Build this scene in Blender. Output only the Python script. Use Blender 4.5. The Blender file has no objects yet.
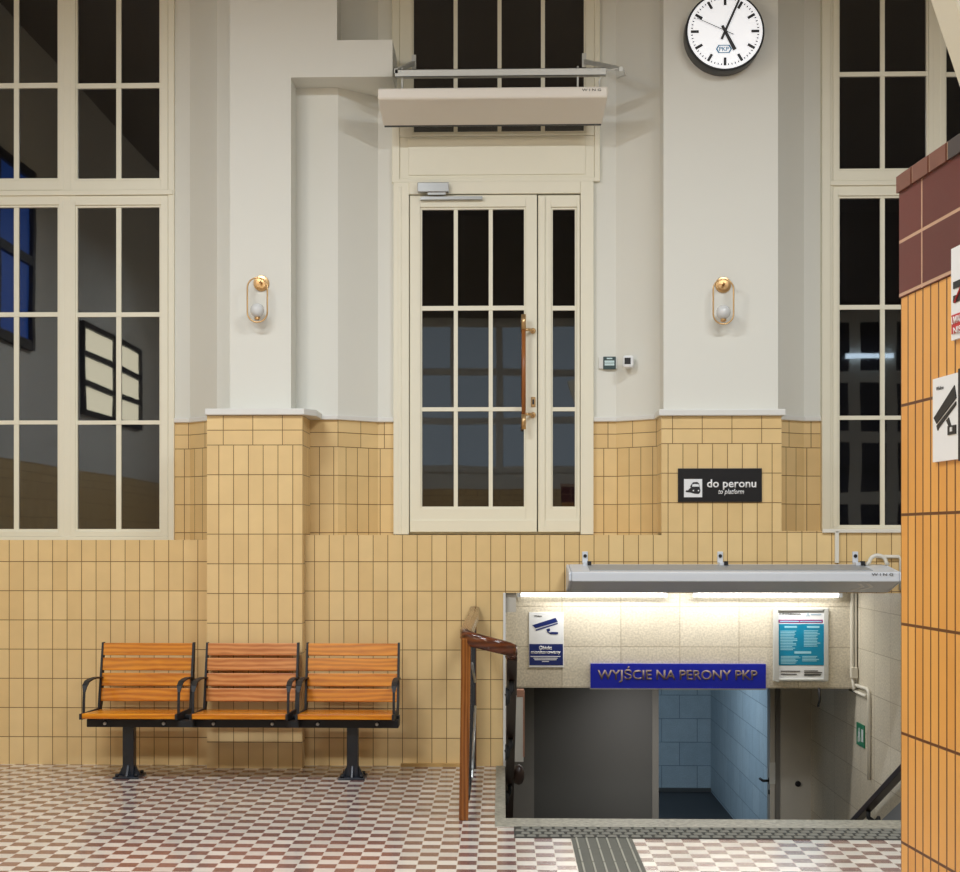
import bpy, bmesh, math, random
from mathutils import Vector, Matrix
random.seed(7)
C = bpy.context.scene.collection
# ------------------------------------------------------------------ camera
F = 1540.0; TH = 0.03; HY = 538.0
CX = 502.0 - F*math.tan(TH)
CAM = Vector((0, -10.46, 1.55))
RGT = Vector((math.cos(TH), math.sin(TH), 0)); FWD = Vector((-math.sin(TH), math.cos(TH), 0)); UP = Vector((0, 0, 1))
cd = bpy.data.cameras.new('camera'); cam = bpy.data.objects.new('camera', cd); C.objects.link(cam)
cam.location = CAM; cam.rotation_euler = (math.pi/2, 0, TH)
cd.sensor_fit = 'HORIZONTAL'; cd.sensor_width = 36; cd.lens = F/960*36
cd.shift_x = (480-CX)/960; cd.shift_y = (HY-436)/960; cd.clip_start = 0.05; cd.clip_end = 200
bpy.context.scene.camera = cam

def ray(px, py): return FWD*F + RGT*(px-CX) + UP*(HY-py)
def W(px, py, Y):                       # point of the photo on the plane y = Y
    d = ray(px, py); t = (Y-CAM.y)/d.y; return CAM + d*t
def WX(px, Y): return W(px, HY, Y).x
def WZ(py, Y, px=500): return W(px, py, Y).z
def FL(px, py, z=0.0):
    d = ray(px, py); t = (z-CAM.z)/d.z; return CAM + d*t

# ------------------------------------------------------------------ materials
def new_mat(name):
    m = bpy.data.materials.new(name); m.use_nodes = True
    nt = m.node_tree; b = nt.nodes['Principled BSDF']; return m, nt, b
def lin(c):
    return tuple(((v/255)/12.92 if v/255 <= .04045 else ((v/255+.055)/1.055)**2.4) for v in c)+(1,)
def N(nt, t, **kw):
    n = nt.nodes.new(t)
    for k, v in kw.items(): setattr(n, k, v)
    return n
def flat(name, rgb, rough=.5, metal=0, noise=0, nscale=8, bump=0, spec=.5, emit=0):
    m, nt, b = new_mat(name)
    c = lin(rgb)
    b.inputs['Roughness'].default_value = rough; b.inputs['Metallic'].default_value = metal
    b.inputs['Specular IOR Level'].default_value = spec
    tc = N(nt, 'ShaderNodeTexCoord'); nz = N(nt, 'ShaderNodeTexNoise'); nz.inputs['Scale'].default_value = nscale; nz.inputs['Detail'].default_value = 5
    nt.links.new(tc.outputs['Object'], nz.inputs['Vector'])
    mx = N(nt, 'ShaderNodeMixRGB'); mx.blend_type = 'MIX'
    mx.inputs[1].default_value = tuple(v*(1-noise) for v in c[:3])+(1,); mx.inputs[2].default_value = tuple(min(1, v*(1+noise)) for v in c[:3])+(1,)
    nt.links.new(nz.outputs['Fac'], mx.inputs[0]); nt.links.new(mx.outputs[0], b.inputs['Base Color'])
    if bump:
        bp = N(nt, 'ShaderNodeBump'); bp.inputs['Strength'].default_value = bump; bp.inputs['Distance'].default_value = .01
        nt.links.new(nz.outputs['Fac'], bp.inputs['Height']); nt.links.new(bp.outputs['Normal'], b.inputs['Normal'])
    if emit:
        b.inputs['Emission Color'].default_value = c; b.inputs['Emission Strength'].default_value = emit
    return m
def brick_node(nt, vec, bw, rh, mort, c1, c2, cm, offset=0.0, smooth=.1):
    n = N(nt, 'ShaderNodeTexBrick'); n.offset = offset; n.squash = 1.0
    n.inputs['Scale'].default_value = 1; n.inputs['Brick Width'].default_value = bw; n.inputs['Row Height'].default_value = rh
    n.inputs['Mortar Size'].default_value = mort; n.inputs['Mortar Smooth'].default_value = smooth; n.inputs['Bias'].default_value = 0
    n.inputs['Color1'].default_value = lin(c1); n.inputs['Color2'].default_value = lin(c2); n.inputs['Mortar'].default_value = lin(cm)
    nt.links.new(vec, n.inputs['Vector']); return n
def tile_mat(name, c1, c2, cm, bw=.1, rh=.2, mort=.0022, split=None, zoff=.176, uoff=0, rough=.35, offset=0.0, speck=0, var=.08):
    m, nt, b = new_mat(name)
    uv = N(nt, 'ShaderNodeUVMap'); uv.uv_map = 'UVMap'
    mp = N(nt, 'ShaderNodeMapping'); mp.inputs['Location'].default_value = (uoff+40*bw, -zoff+20*rh, 0)
    nt.links.new(uv.outputs['UV'], mp.inputs['Vector'])
    br = brick_node(nt, mp.outputs['Vector'], bw, rh, mort, c1, c2, cm, offset)
    col = br.outputs['Color']; fac = br.outputs['Fac']
    if split is not None:
        mp2 = N(nt, 'ShaderNodeMapping'); mp2.inputs['Location'].default_value = (uoff+8.17, -zoff+4, 0)
        nt.links.new(uv.outputs['UV'], mp2.inputs['Vector'])
        b2 = brick_node(nt, mp2.outputs['Vector'], rh, bw, mort, c1, c2, cm, 0.0)
        sx = N(nt, 'ShaderNodeSeparateXYZ'); nt.links.new(uv.outputs['UV'], sx.inputs[0])
        gt = N(nt, 'ShaderNodeMath', operation='GREATER_THAN'); gt.inputs[1].default_value = split; nt.links.new(sx.outputs['Y'], gt.inputs[0])
        mx = N(nt, 'ShaderNodeMixRGB'); nt.links.new(gt.outputs[0], mx.inputs[0]); nt.links.new(col, mx.inputs[1]); nt.links.new(b2.outputs['Color'], mx.inputs[2]); col = mx.outputs[0]
        mf = N(nt, 'ShaderNodeMixRGB'); nt.links.new(gt.outputs[0], mf.inputs[0]); nt.links.new(fac, mf.inputs[1]); nt.links.new(b2.outputs['Fac'], mf.inputs[2]); fac = mf.outputs[0]
    nz = N(nt, 'ShaderNodeTexNoise'); nz.inputs['Scale'].default_value = 7; nz.inputs['Detail'].default_value = 6
    nt.links.new(uv.outputs['UV'], nz.inputs['Vector'])
    rg = N(nt, 'ShaderNodeMapRange'); rg.inputs['To Min'].default_value = 1-var; rg.inputs['To Max'].default_value = 1+var
    nt.links.new(nz.outputs['Fac'], rg.inputs['Value'])
    mul = N(nt, 'ShaderNodeMixRGB', blend_type='MULTIPLY'); mul.inputs[0].default_value = 1
    nt.links.new(col, mul.inputs[1]); nt.links.new(rg.outputs[0], mul.inputs[2]); out = mul.outputs[0]
    if speck:
        n2 = N(nt, 'ShaderNodeTexNoise'); n2.inputs['Scale'].default_value = 65; n2.inputs['Detail'].default_value = 3
        nt.links.new(uv.outputs['UV'], n2.inputs['Vector'])
        r2 = N(nt, 'ShaderNodeMapRange'); r2.inputs['From Min'].default_value = .35; r2.inputs['From Max'].default_value = .65; r2.inputs['To Min'].default_value = 1-speck; r2.inputs['To Max'].default_value = 1+speck*.6
        nt.links.new(n2.outputs['Fac'], r2.inputs['Value'])
        m2 = N(nt, 'ShaderNodeMixRGB', blend_type='MULTIPLY'); m2.inputs[0].default_value = 1
        nt.links.new(out, m2.inputs[1]); nt.links.new(r2.outputs[0], m2.inputs[2]); out = m2.outputs[0]
    nt.links.new(out, b.inputs['Base Color']); b.inputs['Roughness'].default_value = rough
    bp = N(nt, 'ShaderNodeBump'); bp.inputs['Strength'].default_value = .5; bp.inputs['Distance'].default_value = .004; bp.invert = True
    nt.links.new(fac, bp.inputs['Height']); nt.links.new(bp.outputs['Normal'], b.inputs['Normal'])
    return m
def wood_mat(name, c1, c2, scale=1.0, rough=.3, axis='X'):
    m, nt, b = new_mat(name)
    tc = N(nt, 'ShaderNodeTexCoord'); mp = N(nt, 'ShaderNodeMapping')
    s = {'X': (2.6, 9, 13), 'Z': (22, 22, 1.6)}[axis]
    mp.inputs['Scale'].default_value = tuple(v*scale for v in s)
    nt.links.new(tc.outputs['Object'], mp.inputs['Vector'])
    n1 = N(nt, 'ShaderNodeTexNoise'); n1.inputs['Scale'].default_value = 1.6; n1.inputs['Detail'].default_value = 6; n1.inputs['Distortion'].default_value = 1.3
    nt.links.new(mp.outputs['Vector'], n1.inputs['Vector'])
    wv = N(nt, 'ShaderNodeTexWave'); wv.inputs['Scale'].default_value = .9; wv.inputs['Distortion'].default_value = 7; wv.inputs['Detail'].default_value = 3
    wv.bands_direction = 'Z' if axis == 'X' else 'X'
    nt.links.new(mp.outputs['Vector'], wv.inputs['Vector'])
    ad = N(nt, 'ShaderNodeMath', operation='MULTIPLY_ADD'); ad.inputs[1].default_value = .45; nt.links.new(wv.outputs['Fac'], ad.inputs[0])
    ml = N(nt, 'ShaderNodeMath', operation='MULTIPLY'); ml.inputs[1].default_value = .65; nt.links.new(n1.outputs['Fac'], ml.inputs[0]); nt.links.new(ml.outputs[0], ad.inputs[2])
    cr = N(nt, 'ShaderNodeValToRGB'); cr.color_ramp.elements[0].position = .2; cr.color_ramp.elements[1].position = .8
    cr.color_ramp.elements[0].color = lin(c2); cr.color_ramp.elements[1].color = lin(c1)
    nt.links.new(ad.outputs[0], cr.inputs[0]); nt.links.new(cr.outputs[0], b.inputs['Base Color'])
    b.inputs['Roughness'].default_value = rough
    return m
def emission(name, rgb, s):
    m, nt, b = new_mat(name); b.inputs['Base Color'].default_value = lin(rgb)
    b.inputs['Emission Color'].default_value = lin(rgb); b.inputs['Emission Strength'].default_value = s; return m
def glass_mat(name, fac=.1, tint=.5, rough=.015):
    m, nt, b = new_mat(name); nt.nodes.remove(b); out = nt.nodes['Material Output']
    tr = N(nt, 'ShaderNodeBsdfTransparent'); tr.inputs[0].default_value = (tint, tint, tint*1.04, 1)
    gl = N(nt, 'ShaderNodeBsdfGlossy'); gl.inputs['Roughness'].default_value = rough; gl.inputs[0].default_value = (.93, .96, 1, 1)
    tc = N(nt, 'ShaderNodeTexCoord'); nz = N(nt, 'ShaderNodeTexNoise'); nz.inputs['Scale'].default_value = 1.3; nz.inputs['Detail'].default_value = 1
    bp = N(nt, 'ShaderNodeBump'); bp.inputs['Strength'].default_value = .02; bp.inputs['Distance'].default_value = .04
    nt.links.new(tc.outputs['Object'], nz.inputs['Vector']); nt.links.new(nz.outputs['Fac'], bp.inputs['Height']); nt.links.new(bp.outputs['Normal'], gl.inputs['Normal'])
    mx = N(nt, 'ShaderNodeMixShader'); mx.inputs[0].default_value = fac
    nt.links.new(tr.outputs[0], mx.inputs[1]); nt.links.new(gl.outputs[0], mx.inputs[2]); nt.links.new(mx.outputs[0], out.inputs[0]); return m

M = {}
M['tile'] = tile_mat('cream_yellow_tile', (229,200,146), (220,189,134), (112,80,40), split=2.1885, zoff=.1885, uoff=.0765, mort=.0024, rough=.28)
M['tile_pil'] = tile_mat('cream_yellow_tile_pilaster', (230,201,147), (222,191,137), (112,80,40), split=2.176, uoff=.1065, mort=.0024, rough=.28)
M['tile_pillar'] = tile_mat('orange_strip_tile', (230,170,90), (220,156,76), (92,48,20), bw=.0375, rh=.2, mort=.0028, zoff=.1925, uoff=0, rough=.3, var=.1)
M['tile_red'] = tile_mat('dark_red_tile', (104,40,34), (90,33,28), (196,158,130), bw=.2, rh=.0975, mort=.003, zoff=1.995, uoff=.085, rough=.3)
M['coping'] = tile_mat('glazed_brick', (124,74,58), (58,48,46), (190,155,130), bw=.085, rh=.2, mort=.004, zoff=0, uoff=0, rough=.3)
M['stone'] = tile_mat('limestone_slab', (220,212,194), (208,199,180), (176,164,142), bw=.455, rh=.312, mort=.003, zoff=.083, uoff=.445, rough=.45, offset=.0, speck=.16, var=.08)
M['stone_blue'] = tile_mat('painted_block', (172,184,190), (160,174,182), (116,130,140), bw=.49, rh=.325, mort=.005, zoff=.03, uoff=0, rough=.5, offset=.5, speck=.1, var=.15)
M['white'] = flat('white_plaster', (223,223,215), .75, noise=.025, nscale=1.2, bump=.08)
M['paint'] = flat('cream_gloss_paint', (232,228,209), .42, noise=.015)
M['trimwhite'] = flat('white_ledge', (222,222,218), .4, noise=.03)
M['ceil'] = flat('ceiling_plaster', (120,114,104), .8, noise=.05)
M['night'] = flat('night_outside', (74,74,82), .9)
M['glass'] = glass_mat('window_glass', .115, .5)
M['granite'] = flat('granite', (150,147,134), .45, noise=.95, nscale=38)
M['rubber'] = flat('grey_tactile', (52,52,48), .75, noise=.1, nscale=20)
M['rubber_light'] = flat('worn_tactile_rib', (116,115,106), .7, noise=.1)
M['worn_rib'] = flat('worn_pale_rib', (160,158,146), .6)
M['pine'] = wood_mat('varnished_pine', (220,142,40), (176,96,18), .8, .24)
M['pine_seat'] = wood_mat('varnished_pine_seat', (222,142,26), (184,100,12), .7, .22)
M['pine_glare'] = wood_mat('varnished_pine_glare', (214,144,80), (172,96,42), .8, .25)  # middle seat back: glare on the varnish painted in as a pinkish tint
M['rail'] = wood_mat('varnished_rail_wood', (146,88,36), (100,54,18), .8, .2, 'Z')
M['railx'] = wood_mat('varnished_handrail', (104,54,28), (62,30,14), .8, .15, 'X')
M['darkrail'] = flat('dark_handrail', (46,30,24), .3, noise=.2)
M['iron'] = flat('black_powder_coat', (24,26,30), .6, noise=.1)
M['ironblue'] = flat('dark_steel', (34,40,50), .35, noise=.1)
M['bolt'] = flat('zinc_bolt', (200,200,198), .3, .6)
M['alu'] = flat('aluminium', (176,178,178), .32, .75, noise=.05)
M['galv'] = flat('galvanised_steel', (206,207,202), .45, .15, noise=.1)
M['heat'] = flat('white_steel_case', (232,226,216), .38, noise=.01)
M['heat2'] = flat('pale_grey_case', (212,217,224), .35, noise=.01)
M['heat2d'] = flat('grey_grille', (150,156,162), .4)
M['black'] = flat('black', (18,19,24), .35)
M['ink'] = flat('dark_ink', (26,26,30), .5)
M['signwhite'] = flat('sign_white', (232,234,236), .3)
M['signblue'] = flat('sign_blue', (16,34,168), .3)
M['navy'] = flat('sign_navy', (22,42,108), .3)
M['tan'] = flat('worn_gold_letter', (128,110,102), .5)
M['lettwhite'] = flat('white_letter', (240,240,240), .4)
M['teal'] = flat('poster_teal', (14,132,168), .3)
M['magenta'] = flat('poster_magenta', (142,44,118), .3)
M['red'] = flat('sign_red', (190,34,40), .3)
M['green'] = flat('sign_green', (18,120,80), .35)
M['brass'] = flat('brushed_brass', (206,170,122), .3, .85, noise=.06)
M['globe'] = flat('opal_glass', (214,216,216), .2)
M['handle_wood'] = wood_mat('handle_wood', (168,104,50), (130,74,32), .8, .3, 'Z')
M['greypaint'] = flat('grey_paint', (112,110,105), .5, noise=.05)
M['greydoor'] = flat('dark_grey_door', (74,74,72), .45, noise=.05, nscale=3)
M['greyframe'] = flat('grey_frame', (186,181,170), .5, noise=.05)
M['darkfloor'] = flat('dark_floor', (40,40,42), .5, noise=.2, nscale=12)
M['step'] = flat('stair_stone', (140,136,126), .5, noise=.2, nscale=40)
M['greygreen'] = flat('keypad_green', (52,74,76), .35)
M['lcd'] = flat('display_pale', (200,222,224), .3)
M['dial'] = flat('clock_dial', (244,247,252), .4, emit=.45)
M['logo'] = flat('emblem_blue', (84,140,180), .4)
M['tube'] = emission('fluorescent_tube', (255,252,244), 3.6)
M['conduit'] = flat('white_conduit', (220,216,204), .4)
M['cloth'] = flat('curtain_cloth', (120,122,126), .8, noise=.1)
M['pinkedge'] = flat('copper_edge', (188,142,124), .4)

# floor: brown and cream checker of 95 mm tiles with thin pale joints
def floor_mat():
    m, nt, b = new_mat('checker_floor_tile'); P = .0945
    uv = N(nt, 'ShaderNodeUVMap'); uv.uv_map = 'UVMap'
    mp = N(nt, 'ShaderNodeMapping'); mp.inputs['Location'].default_value = (.0247+200*P, 2.5+200*P, 0); nt.links.new(uv.outputs['UV'], mp.inputs['Vector'])
    ck = N(nt, 'ShaderNodeTexChecker'); ck.inputs['Scale'].default_value = 1/P
    nt.links.new(mp.outputs['Vector'], ck.inputs['Vector'])
    sc = N(nt, 'ShaderNodeTexNoise'); sc.inputs['Scale'].default_value = 11; nt.links.new(uv.outputs['UV'], sc.inputs['Vector'])
    wn = N(nt, 'ShaderNodeTexWhiteNoise'); wn.noise_dimensions = '2D'
    fl = N(nt, 'ShaderNodeVectorMath', operation='FLOOR'); dv = N(nt, 'ShaderNodeVectorMath', operation='SCALE'); dv.inputs['Scale'].default_value = 1/P
    nt.links.new(mp.outputs['Vector'], dv.inputs[0]); nt.links.new(dv.outputs[0], fl.inputs[0]); nt.links.new(fl.outputs[0], wn.inputs['Vector'])
    ck.inputs['Color1'].default_value = lin((126,94,90)); ck.inputs['Color2'].default_value = lin((214,207,197))
    rg = N(nt, 'ShaderNodeMapRange'); rg.inputs['To Min'].default_value = .86; rg.inputs['To Max'].default_value = 1.1; nt.links.new(wn.outputs['Value'], rg.inputs['Value'])
    mu = N(nt, 'ShaderNodeMixRGB', blend_type='MULTIPLY'); mu.inputs[0].default_value = 1; nt.links.new(ck.outputs['Color'], mu.inputs[1]); nt.links.new(rg.outputs[0], mu.inputs[2])
    br = brick_node(nt, mp.outputs['Vector'], P, P, .0022, (0,0,0), (0,0,0), (255,255,255))
    mx = N(nt, 'ShaderNodeMixRGB'); mx.inputs[2].default_value = lin((206,196,184)); nt.links.new(br.outputs['Fac'], mx.inputs[0]); nt.links.new(mu.outputs[0], mx.inputs[1])
    nt.links.new(mx.outputs[0], b.inputs['Base Color'])
    r2 = N(nt, 'ShaderNodeMapRange'); r2.inputs['To Min'].default_value = .11; r2.inputs['To Max'].default_value = .2; nt.links.new(sc.outputs['Fac'], r2.inputs['Value'])
    nt.links.new(r2.outputs[0], b.inputs['Roughness'])
    return m
M['floor'] = floor_mat()

# ------------------------------------------------------------------ mesh builder
ROOT = {}
class MB:
    def __init__(s): s.v = []; s.f = []; s.uv = []; s.mi = []; s.sm = []
    def face(s, pts, uv=None, mi=0, smooth=False):
        n = len(s.v); s.v += [tuple(p) for p in pts]; s.f.append(tuple(range(n, n+len(pts))))
        if uv is None:
            a = Vector(pts[1])-Vector(pts[0]); b_ = Vector(pts[2])-Vector(pts[0]); nn = a.cross(b_)
            ax = max(range(3), key=lambda i: abs(nn[i]))
            uv = [((p[1], p[2]) if ax == 0 else (p[0], p[2]) if ax == 1 else (p[0], p[1])) for p in pts]
        s.uv.append(list(uv)); s.mi.append(mi); s.sm.append(smooth)
    def box(s, x0, x1, y0, y1, z0, z1, mi=0):
        x0, x1 = sorted((x0, x1)); y0, y1 = sorted((y0, y1)); z0, z1 = sorted((z0, z1))
        p = lambda i, j, k: (x1 if i else x0, y1 if j else y0, z1 if k else z0)
        for q in ([(0,0,0),(1,0,0),(1,0,1),(0,0,1)], [(1,1,0),(0,1,0),(0,1,1),(1,1,1)], [(0,1,0),(0,0,0),(0,0,1),(0,1,1)],
                  [(1,0,0),(1,1,0),(1,1,1),(1,0,1)], [(0,0,1),(1,0,1),(1,1,1),(0,1,1)], [(0,1,0),(1,1,0),(1,0,0),(0,0,0)]):
            s.face([p(*t) for t in q], mi=mi)
        return s
    def prism(s, prof, axis, a0, a1, mi=0, end0=None, end1=None):
        """profile of 2-D points extruded along axis: 'x' uses (y,z), 'y' uses (x,z), 'z' uses (x,y)"""
        def p3(q, a): return {'x': (a, q[0], q[1]), 'y': (q[0], a, q[1]), 'z': (q[0], q[1], a)}[axis]
        A = [p3(q, a0) for q in (end0 or prof)]; B = [p3(q, a1) for q in (end1 or prof)]; n = len(prof)
        s.face(A[::-1], mi=mi); s.face(B, mi=mi)
        for i in range(n): s.face([A[i], A[(i+1) % n], B[(i+1) % n], B[i]], mi=mi)
        return s
    def hexa(s, A, B, mi=0):
        n = len(A); s.face(A[::-1], mi=mi); s.face(B, mi=mi)
        for i in range(n): s.face([A[i], A[(i+1) % n], B[(i+1) % n], B[i]], mi=mi)
        return s
    def tube(s, path, r, n=10, closed=False, mi=0, flat_=None):
        P = [Vector(p) for p in path]; m = len(P); rings = []
        prev = None
        for i in range(m):
            if closed: t = (P[(i+1) % m]-P[i-1]).normalized()
            else: t = (P[min(i+1, m-1)]-P[max(i-1, 0)]).normalized()
            if prev is None:
                a = Vector((0, 0, 1)) if abs(t.z) < .9 else Vector((1, 0, 0))
                u = t.cross(a).normalized()
            else: u = (prev - t*prev.dot(t)).normalized()
            prev = u; w = t.cross(u)
            rr = r[i] if isinstance(r, (list, tuple)) else r
            ku, kw = flat_ if flat_ else (1, 1)
            rings.append([P[i]+u*(math.cos(2*math.pi*k/n)*rr*ku)+w*(math.sin(2*math.pi*k/n)*rr*kw) for k in range(n)])
        for i in range(m if closed else m-1):
            a, b = rings[i], rings[(i+1) % m]
            for k in range(n): s.face([a[k], a[(k+1) % n], b[(k+1) % n], b[k]], mi=mi, smooth=True)
        if not closed: s.face(rings[0][::-1], mi=mi); s.face(rings[-1], mi=mi)
        return s
    def lathe(s, c, axis, prof, n=32, mi=0, smooth=True):
        """prof: (radius, offset along axis)"""
        c = Vector(c); ax = Vector(axis).normalized(); a = Vector((0, 0, 1)) if abs(ax.z) < .9 else Vector((1, 0, 0))
        u = ax.cross(a).normalized(); w = ax.cross(u); R = []
        for r, h in prof: R.append([c+ax*h+u*(math.cos(2*math.pi*k/n)*r)+w*(math.sin(2*math.pi*k/n)*r) for k in range(n)])
        for i in range(len(R)-1):
            for k in range(n): s.face([R[i][k], R[i][(k+1) % n], R[i+1][(k+1) % n], R[i+1][k]], mi=mi, smooth=smooth)
        s.face(R[0][::-1], mi=mi); s.face(R[-1], mi=mi); return s
    def poly(s, pts, y0, y1, mi=0):            # 2-D outline (x,z) as a thin plate from y0 to y1
        return s.prism(pts, 'y', y0, y1, mi)
    def build(s, name, mat, parent=None, bevel=0, **tags):
        me = bpy.data.meshes.new(name)
        off = ROOT.get(parent.name, Vector()) if parent is not None else Vector()
        me.from_pydata([tuple(Vector(p)-off) for p in s.v], [], s.f)
        ul = me.uv_layers.new(name='UVMap'); k = 0
        for fi, poly in enumerate(me.polygons):
            for j, li in enumerate(poly.loop_indices): ul.data[li].uv = s.uv[fi][j]
            poly.material_index = s.mi[fi]; poly.use_smooth = s.sm[fi]
        for mm in (mat if isinstance(mat, (list, tuple)) else [mat]): me.materials.append(mm)
        bm = bmesh.new(); bm.from_mesh(me); bmesh.ops.remove_doubles(bm, verts=bm.verts, dist=1e-5)
        bmesh.ops.recalc_face_normals(bm, faces=bm.faces); bm.to_mesh(me); bm.free()
        o = bpy.data.objects.new(name, me); C.objects.link(o)
        if parent is not None: o.parent = parent; ROOT[o.name] = off
        if bevel:
            b = o.modifiers.new('bevel', 'BEVEL'); b.width = bevel; b.segments = 2; b.limit_method = 'ANGLE'; b.angle_limit = math.radians(40)
        for k2, v in tags.items(): o[k2] = v
        return o
def tag(o, label=None, category=None, group=None, kind=None):
    for k, v in (('label', label), ('category', category), ('group', group), ('kind', kind)):
        if v: o[k] = v
    return o
def thing(name, label, cat, loc=(0, 0, 0), rz=0, group=None, kind=None, local=False):
    o = bpy.data.objects.new(name, None); C.objects.link(o); o.location = loc; o.rotation_euler = (0, 0, rz); o.empty_display_size = .1
    ROOT[o.name] = Vector((0, 0, 0)) if local else Vector(loc)
    tag(o, label, cat, group, kind); return o
def struct(o): o['kind'] = 'structure'; return o
def text(name, body, mat, parent, x0, x1, z0, z1, y, off=0.0, shear=0.0, depth=.0015):
    """lettering fitted to the box x0..x1, z0..z1, facing -y, in the coordinates the parent's parts use"""
    cu = bpy.data.curves.new(name, 'FONT'); cu.body = body; cu.size = 1; cu.offset = off; cu.shear = shear; cu.extrude = 0; cu.resolution_u = 3
    t = bpy.data.objects.new(name+'_tmp', cu); C.objects.link(t)
    dg = bpy.context.evaluated_depsgraph_get(); me = bpy.data.meshes.new_from_object(t.evaluated_get(dg))
    C.objects.unlink(t); bpy.data.objects.remove(t)
    xs = [v.co.x for v in me.vertices]; ys = [v.co.y for v in me.vertices]
    ax, bx, ay, by = min(xs), max(xs), min(ys), max(ys)
    base = ROOT.get(parent.name, Vector())
    for v in me.vertices:
        v.co = Vector((x0+(v.co.x-ax)/(bx-ax)*(x1-x0), y, z0+(v.co.y-ay)/(by-ay)*(z1-z0)))-base
    me.materials.clear(); me.materials.append(mat); me.name = name
    o = bpy.data.objects.new(name, me); C.objects.link(o); o.parent = parent; ROOT[o.name] = base
    s = o.modifiers.new('thickness', 'SOLIDIFY'); s.thickness = depth; s.offset = 0
    return o

# ------------------------------------------------------------------ planes of the back wall
P1, PW, P2, P3 = -.14, .03, .28, .52
YL, YR = 0.0, 0.0
TOP = 7.2
X0 = WX(-70, 0); XE = 8.2
STX0, STX1 = .02, 2.731              # stairwell sides
OPZ = WZ(593, 0, 700)                # soffit of the stair opening
def zs(py, px, Y=0): return W(px, py, Y).z
sill = {'L': zs(540, 190), 'C': zs(535, 450), 'R': zs(533.5, 620), 'RR': zs(531, 800)}
CAPZ0, CAPZ1 = 2.376, 2.42
xa = lambda px, Y: WX(px, Y)
# lower tiled wall (one mesh), right pilaster's tiled face belongs to it
w = MB()
def wq(x0, x1, z0, z1, Y=0): w.face([(x0, Y, z0), (x1, Y, z0), (x1, Y, z1), (x0, Y, z1)])
xs_ = [X0-1.5, xa(207, 0), xa(303, 0), STX0]
wq(xs_[0], xs_[1], 0, sill['L']); wq(xs_[1], xs_[2], 0, sill['L']); wq(xs_[2], STX0, 0, sill['C'])
xpl, xpr = xa(661.5, 0), xa(781.5, 0)
wq(STX0, xpl, OPZ, sill['C']); wq(xpl, xpr, OPZ, CAPZ0); wq(xpr, XE, OPZ, sill['RR'])
wq(STX1+.004, XE, 0, OPZ)
w.face([(xpl, 0, sill['R']), (xpl, P2, sill['R']), (xpl, P2, CAPZ0), (xpl, 0, CAPZ0)])
w.face([(xpr, 0, sill['RR']), (xpr, P2, sill['RR']), (xpr, P2, CAPZ0), (xpr, 0, CAPZ0)])
# sills
for a, b, k in ((X0-1.5, xs_[1], 'L'), (xs_[2], xpl, 'C'), (xpr, XE, 'RR')):
    w.face([(a, 0, sill[k]), (b, 0, sill[k]), (b, P3+.1, sill[k]), (a, P3+.1, sill[k])])
# soffit of the opening and its left reveal
w.face([(STX0, 0, OPZ), (STX1+.6, 0, OPZ), (STX1+.6, .18, OPZ), (STX0, .18, OPZ)], mi=1)
struct(w.build('wall_back', [M['tile'], M['stone']]))

# splayed niches: plan polylines
def plan(pxs): return [(xa(px, Y), Y) for px, Y in pxs]
runs = {
 'left': plan([(172, P3), (190, P3), (217, P2), (338, P2), (378, P3), (396, P3)]),
 'mid': plan([(593, P3), (616, P3), (660, P2), (763, P2), (804, P3), (824, P3)]),
}
runs['far_left'] = [(-5.3, P3), (xa(-47, P3), P3)]; runs['far_right'] = [(xa(1047, P3), P3), (XE, P3)]
sl = {'far_left': sill['L'], 'far_right': sill['RR'], 'left': sill['C'], 'mid': sill['R']}
nt_, nw = MB(), MB(); cap = MB()
for k, pts in runs.items():
    u = pts[0][0]
    for (ax, ay), (bx, by) in zip(pts, pts[1:]):
        L = math.hypot(bx-ax, by-ay)
        za = sl[k]
        if k == 'left' and bx < xa(260, P2): za = sill['L']
        if k == 'mid' and ax > xa(700, P2): za = sill['RR']
        za -= .04
        nt_.face([(ax, ay, za), (bx, by, za), (bx, by, CAPZ0), (ax, ay, CAPZ0)], [(u, za), (u+L, za), (u+L, CAPZ0), (u, CAPZ0)])
        nw.face([(ax, ay, CAPZ0), (bx, by, CAPZ0), (bx, by, TOP), (ax, ay, TOP)], [(u, CAPZ0), (u+L, CAPZ0), (u+L, TOP), (u, TOP)])
        o = .025
        cap.hexa([(ax, ay-o, CAPZ0), (bx, by-o, CAPZ0), (bx, by+.01, CAPZ0), (ax, ay+.01, CAPZ0)], [(ax, ay-o, CAPZ1-.01), (bx, by-o, CAPZ1-.01), (bx, by+.01, CAPZ1-.01), (ax, ay+.01, CAPZ1-.01)])
        u += L
struct(nt_.build('wall_niche', M['tile']))
# white pilasters
xl0, xl1, xl2, xl3 = xa(230, PW), xa(291, PW), xa(337, PW), xa(392.5, PW)
zb0, zb1 = zs(77, 340, PW), zs(40, 360, PW)
nw.box(xl0, xl1, PW, P2+.02, CAPZ0, TOP)
nw.box(xl1, xl2, PW, P2+.02, zb0, TOP)
nw.box(xl2, xl3, PW, P3+.05, zb0, zb1)
nw.box(xa(663.5, PW), xa(778, PW), PW, P2+.02, CAPZ0, TOP)
# surround strips by windows and doors and wall beyond
struct(MB().box(xa(820.5, P3), xa(829, P3), P3-.05, P3+.2, sill['RR'], TOP).build('trim_9', M['paint'], bevel=.004))
struct(nw.build('wall_upper', M['white']))
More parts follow.
